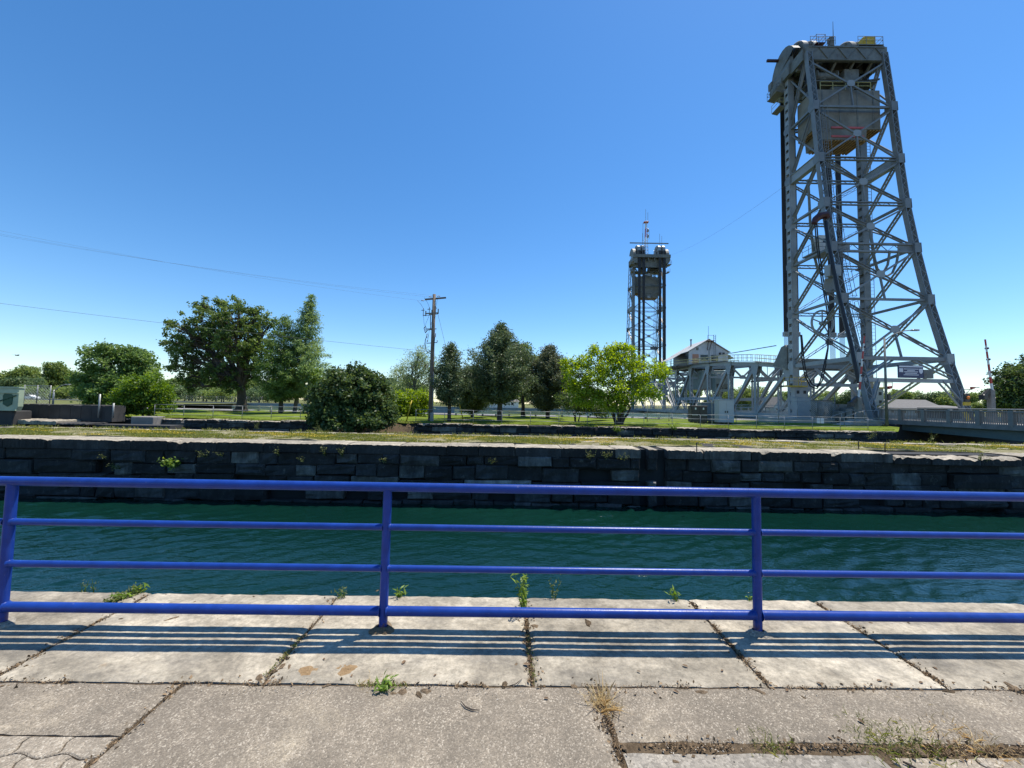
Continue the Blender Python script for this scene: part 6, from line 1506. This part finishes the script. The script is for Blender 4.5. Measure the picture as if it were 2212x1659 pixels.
bird('tiny dark bird gliding low in the sky at the far left', 37, 768, 60, 1.0, R(80))
# ------------------------------------------------------------------ foreground weeds, litter, clods
rg = np.random.default_rng(23)
def weed(name, label, x, y, z, h, n, rad, mat_=None, group=None, elong=3.4, lsz=.05, Y=None, cat='weed'):
    p = gz(x, y, z) if Y is None else at(x, y, Y)
    root = empty(name, p, label, cat, group); mb = MB(); C_ = []
    for k in range(n):
        a = rg.random()*6.28; L = h*(.55+.5*rg.random()); tip = (math.cos(a)*rad*rg.random(), math.sin(a)*rad*rg.random(), L)
        q = wig((rg.normal(0, .012), rg.normal(0, .012), -.02), tip, 4, .05, rg); mb.tube(q, [.0035, .003, .0025, .002, .001], 4, cap=False)
        m = max(4, int(L/.018)); 
        for j in range(m): t = (j+1)/m; i = min(3, int(t*4)); f = t*4-i; c = np.array(q[i])*(1-f)+np.array(q[i+1])*f; C_.append(c+rg.normal(size=3)*.014)
    mb.build('stem', M['weed'], root); C_ = np.array(C_); leaf_mesh('leaves', C_, .8, lsz, elong, rg, rg.random(len(C_)), mat_ or M['weed'], root, -.15)
    return root
weed('weed', 'tall bushy green weed growing through the bottom rail near the centre', 1130, 1318, 0, .30, 11, .10, None, None, 4.0, .05)
weed('weed', 'thin wispy weed at the water edge right of the bushy weed', 1197, 1291, 0, .18, 5, .05, M['weeddull'], None, 4.0, .03)
weed('weed', 'small bright weed at the water edge right of the middle post', 862, 1289, 0, .07, 6, .05, None, None, 3.6, .055)
weed('weed', 'small leafy green weed at the water edge left of the right post', 1462, 1297, 0, .10, 6, .06, None, None, 3.6, .05)
weed('weed', 'dry grey green tuft on the coping joint at the water edge', 738, 1290, 0, .07, 8, .07, M['weeddull'], None, 5.0, .04)
weed('weed', 'tiny weed sprouting behind the right railing post', 1622, 1297, 0, .04, 4, .03, None, None, 3, .03)
weed('weed', 'thin pale seedling at the water edge on the left', 178, 1277, 0, .12, 3, .05, M['weeddull'], None, 3, .02)
weed('weed', 'thin pale seedling leaning at the water edge, right of its twin', 199, 1277, 0, .13, 3, .05, M['weeddull'], None, 3, .02)
weed('weed', 'low green clump in the paving joint near the middle', 828, 1488, 0, .04, 22, .07, M['weed'], None, 4, .045)
for k, (x, y) in enumerate(((247, 1300), (262, 1295), (280, 1287), (298, 1280))): weed('weed', 'low grass clump in the mossy coping joint at the left, '+('nearest the rail', 'second from the rail', 'third from the rail', 'closest to the water')[k], x, y, 0, .05, 12, .06, M['weed'] if k % 2 else M['weeddull'], 'grass clumps in the left coping joint', 5, .06)
def tuft(label, x, y, n, h, m=M['straw'], rad=.05, name='dry_grass_tuft'):
    p = gz(x, y, 0); q = rg.normal(size=(n, 3))*rad*.5; q[:, 2] = -.01
    o = blades(name, q, h, .004, m, rg, .75, label, 'grass tuft', 'stuff', None, None, p); return o
tuft('dry straw coloured grass tuft in the slab joint', 1302, 1520, 170, .10, M['straw'], .07)
tuft('sparse green grass in the dirt strip at the right', 1660, 1606, 110, .04, M['grass'], .09, 'grass_tuft')
tuft('green grass patch along the dirt strip at the far right', 1900, 1600, 260, .045, M['grass'], .16, 'grass_tuft')
tuft('green grass patch in the dirt strip, second from the right edge', 1990, 1603, 200, .04, M['grass'], .14, 'grass_tuft')
tuft('straw mixed grass patch at the right end of the dirt strip', 2110, 1610, 220, .045, M['straw'], .18, 'grass_tuft')
tuft('short dry grass in the joint left of the diagonal slab seam', 800, 1476, 60, .03, M['straw'], .08)
# dried clods
def clod(x, y, s, seed, label, m, flat=.5, elong=1.5, rot=0.0, group=None, name='dirt_clod', cat='clod'):
    p = gz(x, y, 0); r_ = random.Random(seed); mb = MB(); nu, nv = 9, 5
    for j in range(nv+1):
        for i in range(nu):
            t = 2*math.pi*i/nu; f = math.pi*.5*j/nv; k = 1+.35*math.sin(2.3*t+seed)+r_.uniform(-.18, .18)
            mb.v.append((s*elong*k*math.cos(t)*math.cos(f), s*k*math.sin(t)*math.cos(f), -.004+s*flat*(math.sin(f)*(1+r_.uniform(-.2, .2)))))
    for j in range(nv):
        for i in range(nu): mb.f.append((j*nu+i, j*nu+(i+1) % nu, (j+1)*nu+(i+1) % nu, (j+1)*nu+i))
    o = tag(mb.build(name, m), label, cat, group); o.location = p; o.rotation_euler = (0, 0, rot); return o
CL_ = [(260,1338,.022,1.2),(369,1337,.02,2.4),(382,1334,.015,2),(470,1337,.016,2.4),(482,1336,.012,1.6),(420,1300,.014,2.2),(548,1289,.015,2),(620,1350,.016,1.6),(180,1336,.02,2.6),(1270,1345,.03,2.0),(1155,1352,.022,2.2),(1115,1435,.018,1.4),(1035,1420,.006,2),(1640,1494,.024,1.6),(1515,1494,.02,2),(1648,1500,.012,2.6),(1775,1475,.012,1.4),(1880,1345,.016,2),(1962,1345,.014,1.8),(1858,1352,.014,1.6),(1990,1350,.01,1.5),(2050,1494,.02,1.8),(480,1288,.014,1.8),(590,1345,.012,2),(1705,1350,.014,2),(815,1275,.012,1.2),(2182,1482,.03,1.6),(1735,1506,.016,1.3),(920,1492,.022,2),(870,1494,.026,1.8),(905,1500,.02,2.2),(850,1498,.016,1.5),(705,1480,.012,2),(1005,1476,.016,1.2),(985,1482,.012,1.6),(1240,1481,.014,2.2),(1090,1478,.018,2.4),(1345,1612,.02,1.4),(1460,1645,.014,1.4),(1940,1618,.022,1.2),(1985,1618,.024,1.8),(560,1462,.02,2.2),(590,1450,.018,2.4),(610,1438,.02,1.8),(625,1440,.014,2.6),(600,1424,.012,2)]
def strip(y):
    if y < 1312: return 'along the near water edge'
    if y < 1365: return 'at the foot of the railing'
    if y < 1468: return 'on the sunlit coping front'
    if y < 1510: return 'in the coping to slab joint'
    return 'on the paving slabs'
def ordinals(P_, what):
    out_ = [None]*len(P_); c = {}
    for k in sorted(range(len(P_)), key=lambda q: P_[q][0]):
        g = strip(P_[k][1]); c[g] = c.get(g, 0)+1; out_[k] = '%s from left of %s %s' % (ORD[c[g]-1], what, g)
    return out_
clab = ordinals(CL_, 'dirt clods')
for k, (x, y, s, e) in enumerate(CL_):
    clod(x, y, s*.8, k, clab[k], M['clod'] if k % 3 else M['dirt'], .55, e, k*.9, 'dried dirt clods on the quay')
for k, (x, y, s, lb) in enumerate(((665, 1449, .05, 'flat tan patch of dried mud left of the larger mud patch'), (752, 1447, .055, 'largest flat tan patch of dried mud on the coping'), (738, 1440, .04, 'tan lump of dried mud beside the largest patch'))):
    clod(x, y, s, 60+k, lb, m_dirt('tan dried mud %d' % k, (.22,.14,.07), (.36,.25,.14), 30), .14, 1.7, .4, None, 'mud_patch', 'mud patch')
def twig(label, pts, r=.004, name='twig'):
    mb = MB(); mb.tube([gz(x, y, .006) for x, y in pts], [r*.6]+[r]*(len(pts)-2)+[r*.5], 5); tag(mb.build(name, M['bark'], smooth=True), label, 'twig')
twig('curved dark twig lying on the middle paving slab', [(996, 1515), (1006, 1527), (1020, 1533), (1036, 1534)])
twig('thin bent twig along the front edge of the coping', [(1095, 1483), (1115, 1477), (1128, 1466)], .003)
twig('short thin twig on the left paving slab', [(1000-12+10, 1650-100), (1015, 1546)], .002)
twig('dark stick on the pavers at the lower right', [(1950, 1645), (1965, 1652), (1980, 1660)], .007)
def leaf(x, y, s, rot, label, k):
    mb = MB(); n = 7; P_ = [(s*1.0*math.cos(t), s*.5*math.sin(t), .004+.3*s*abs(math.sin(t))) for t in np.linspace(0, 2*math.pi, n, endpoint=False)]
    mb.add(P_+[(0, 0, .004)], [(i, (i+1) % n, n) for i in range(n)]); o = tag(mb.build('dry_leaf', M['leafdry']), label, 'leaf', 'dry leaves on the quay'); o.location = gz(x, y, 0); o.rotation_euler = (R(8*math.sin(k)), R(6*math.cos(k)), rot)
LV_ = ((1138,1437,.024),(872,1432,.02),(1480,1440,.018),(1560,1450,.014),(1770,1478,.016),(1900,1472,.018),(2020,1445,.016),(1380,1452,.012),(940,1460,.012),(700,1425,.012),(1990,1476,.016),(760,1461,.012),(1180,1510,.014),(580,1475,.02),(1460,1495,.016),(1700,1492,.016),(1860,1560,.018),(540,1472,.014))
llab = ordinals(LV_, 'dry leaves')
for k, (x, y, s) in enumerate(LV_): leaf(x, y, s, k*1.3, llab[k], k)
# litter packed in the joints: too fine to count
def litter(name, lines, n, wdt, h, m, sz):
    P_ = []
    for (x0, y0, x1, y1, wgt) in lines:
        a, b_ = gz(x0, y0, 0), gz(x1, y1, 0); k = int(n*wgt); t = rg.random(k)
        t = np.clip(t+.08*np.sin(t*37), 0, 1); q = np.stack([a.x+(b_.x-a.x)*t, a.y+(b_.y-a.y)*t, rg.random(k)*h], 1)
        q[:, :2] += rg.normal(size=(k, 2))*wdt*(.5+.8*np.abs(np.sin(t*11+x0)))[:, None]; P_.append(q)
    P_ = np.concatenate(P_); o = leaf_mesh(name, P_, 2.0, sz, 1.6, rg, rg.random(len(P_)), m, None, 0.0, .3); return tag(o, kind='stuff')
M['litter'] = leafmat('brown crumbled litter', (0.085,0.058,0.034), (0.32,0.225,0.135), 0.05, .9, .1)
M['gravelbits'] = leafmat('pale grit', (0.22,0.19,0.15), (0.55,0.50,0.42), 0.0, .9, .1)
def pj(X, Y):
    d = Vector((X, Y, 0))-EYE; return (1106+FPX*d.dot(R_)/d.dot(F_), 829.5-FPX*d.dot(U_)/d.dot(F_))
joints = [(*pj(x, YJ), *pj(x, YE-.04), (.55, 1.5, 1.4, 1.6, .4, .5, 1.0)[i % 7]) for i, x in enumerate(jx) if -5 < x < 6]
joints += [(-200, 1470, 2400, 1490, 2.0), (*pj(s1, YJ-.02), *pj(s1, 1.5), .35), (*pj((s2+s3)/2, YJ-.05), *pj((s2+s3)/2, 1.4), 2.2), (*pj(s3+.1, (yR+yR2)/2), *pj(4.2, (yR+yR2)/2), 3.0), (*pj(s3+1.3, yR2), *pj(4.2, yR2), 1.5), (*pj(s4, YJ), *pj(s4, yR), .8)]
litter('joint_litter', joints, 900, .009, .004, M['litter'], .008)
litter('joint_crumbs', joints, 110, .03, .007, M['litter'], .02)
litter('grit', [(*pj(s3+.1, (yR+yR2)/2), *pj(4.2, (yR+yR2)/2), 1.2), (*pj((s2+s3)/2, YJ-.05), *pj((s2+s3)/2, 1.4), .5), (0,1490,2212,1500,.8)], 420, .022, .004, M['gravelbits'], .009)
blades('joint_moss', np.concatenate([np.stack([(lambda a, b_, t: a.x+(b_.x-a.x)*t)(gz(x0, y0), gz(x1, y1), t_), (lambda a, b_, t: a.y+(b_.y-a.y)*t)(gz(x0, y0), gz(x1, y1), t_), np.zeros(len(t_))], 1)+np.concatenate([rg.normal(size=(len(t_), 2))*.012, np.zeros((len(t_), 1))], 1) for (x0, y0, x1, y1, n) in ((575,1460,660,1370,120),(1152,1470,1142,1370,90),(235,1302,305,1277,160),(770,1478,880,1482,80)) for t_ in (rg.random(n),)]), .022, .005, M['grass'], rg, .9)
# plants rooted in the lock walls
WP = [(372, 993, 'pale leafy plant hanging from a joint of the island lock wall, the largest there', .5, 22, .32),(443, 975, 'small weed on the lock wall right of the pale leafy plant', .3, 8, .2),(255, 1000, 'yellow speckled weed low on the lock wall at the left', .28, 6, .22),(225, 978, 'small weed on the lock wall near the left end', .24, 7, .15),(475, 972, 'tiny weed under the coping left of centre', .2, 5, .15),(650, 985, 'reddish weed on the lock wall above the left rail bay', .3, 6, .16),(700, 972, 'tall thin weed tuft just under the coping', .4, 7, .12),(737, 974, 'thin green reed tuft under the coping near the middle post', .4, 8, .2),(600, 970, 'slender weed hanging below the coping', .35, 5, .1),(830, 985, 'small yellow green weed on the lock wall above the middle post', .22, 6, .14),(1275, 978, 'grass tuft hanging from the coping left of the wall slots', .4, 9, .2),(1310, 976, 'second grass tuft under the coping left of the wall slots', .38, 9, .2),(1345, 980, 'short weeds just left of the wall slots', .3, 6, .2),(1060, 988, 'dark small weed mid way along the lock wall', .25, 6, .2),(2120, 985, 'tall green tuft in the gap of the broken coping', .45, 10, .18)]
for k, (x, y, lb, h, n, rd) in enumerate(WP):
    p = at(x, y+14, YF-.12); root = empty('wall_weed', p, lb, 'weed', 'weeds growing on the island lock wall'); C_ = []; mb = MB()
    for q in range(n):
        a = rg.uniform(-1.5, 1.5); tip = (math.sin(a)*rd, -.08-.12*rg.random(), h*(.3+.7*rg.random())*(1 if k != 0 else .6))
        w_ = wig((0, .1, 0), tip, 3, .06, rg); mb.tube(w_, [.008, .006, .005, .003], 4, cap=False)
        for j in range(9): t = (j+2)/10; i = min(2, int(t*3)); f = t*3-i; C_.append(np.array(w_[i])*(1-f)+np.array(w_[i+1])*f+rg.normal(size=3)*(.07 if k == 0 else .03))
    mb.build('stem', M['weeddull'], root); C_ = np.array(C_); leaf_mesh('leaves', C_, .8, .13 if k == 0 else .06, 2.0 if k == 0 else 3.0, rg, rg.random(len(C_))*.8+.2, M['weed'] if k == 0 else M['weeddull'], root, .1)
for k, (x, y, Y, lb) in enumerate(((1455, 927, YL-.2, 'bright green sprig growing from the lawn wall below the cabinets'), (1335, 932, YL-.2, 'leafy sprig hanging from the lawn wall under the yellow green tree'), (1880, 948, YB, 'grey wispy weed on the island edge in front of the bridge abutment'), (2010, 953, YB, 'grey seed stalks on the island edge at the right'), (690, 931, YB, 'pale stalks on the island edge left of the dark bush'), (555, 927, YB, 'pale upright stalks on the island edge below the shade tree'))):
    p = at(x, y, Y); root = empty('wall_weed', p, lb, 'weed'); C_ = []; mb = MB()
    for q in range(14 if k < 2 else 6):
        tip = (rg.normal(0, .35 if k < 2 else .15), rg.normal(0, .1)-.1, .15+.45*rg.random()); w_ = wig((0, 0, 0), tip, 3, .05, rg); mb.tube(w_, [.012, .01, .007, .004], 4, cap=False)
        for j in range(10): t = (j+2)/12; i = min(2, int(t*3)); f = t*3-i; C_.append(np.array(w_[i])*(1-f)+np.array(w_[i+1])*f+rg.normal(size=3)*.05)
    mb.build('stem', M['weeddull'], root); C_ = np.array(C_); leaf_mesh('leaves', C_, .8, .12 if k < 2 else .05, 2.4, rg, rg.random(len(C_)), M['weed'] if k < 2 else M['weeddull'], root, .0)
# iron pins on the island coping
for x, y, lb in ((2614/1.0*1.0/1.0*0+1505, 945+22, 'short iron mooring pin on the coping beside the wall slots'), (1855, 962, 'tall thin iron pin standing on the coping at the right'), (1912, 968, 'bent iron ring bolt on the broken coping at the right')):
    p = gz(x, y+8, 0.0); mb = MB(); mb.tube([(0, 0, -.02), (0, 0, .28), (.02, 0, .34)], [.02, .018, .022], 7); o = tag(mb.build('iron_pin', M['rope'], smooth=True), lb, 'pin'); o.location = p
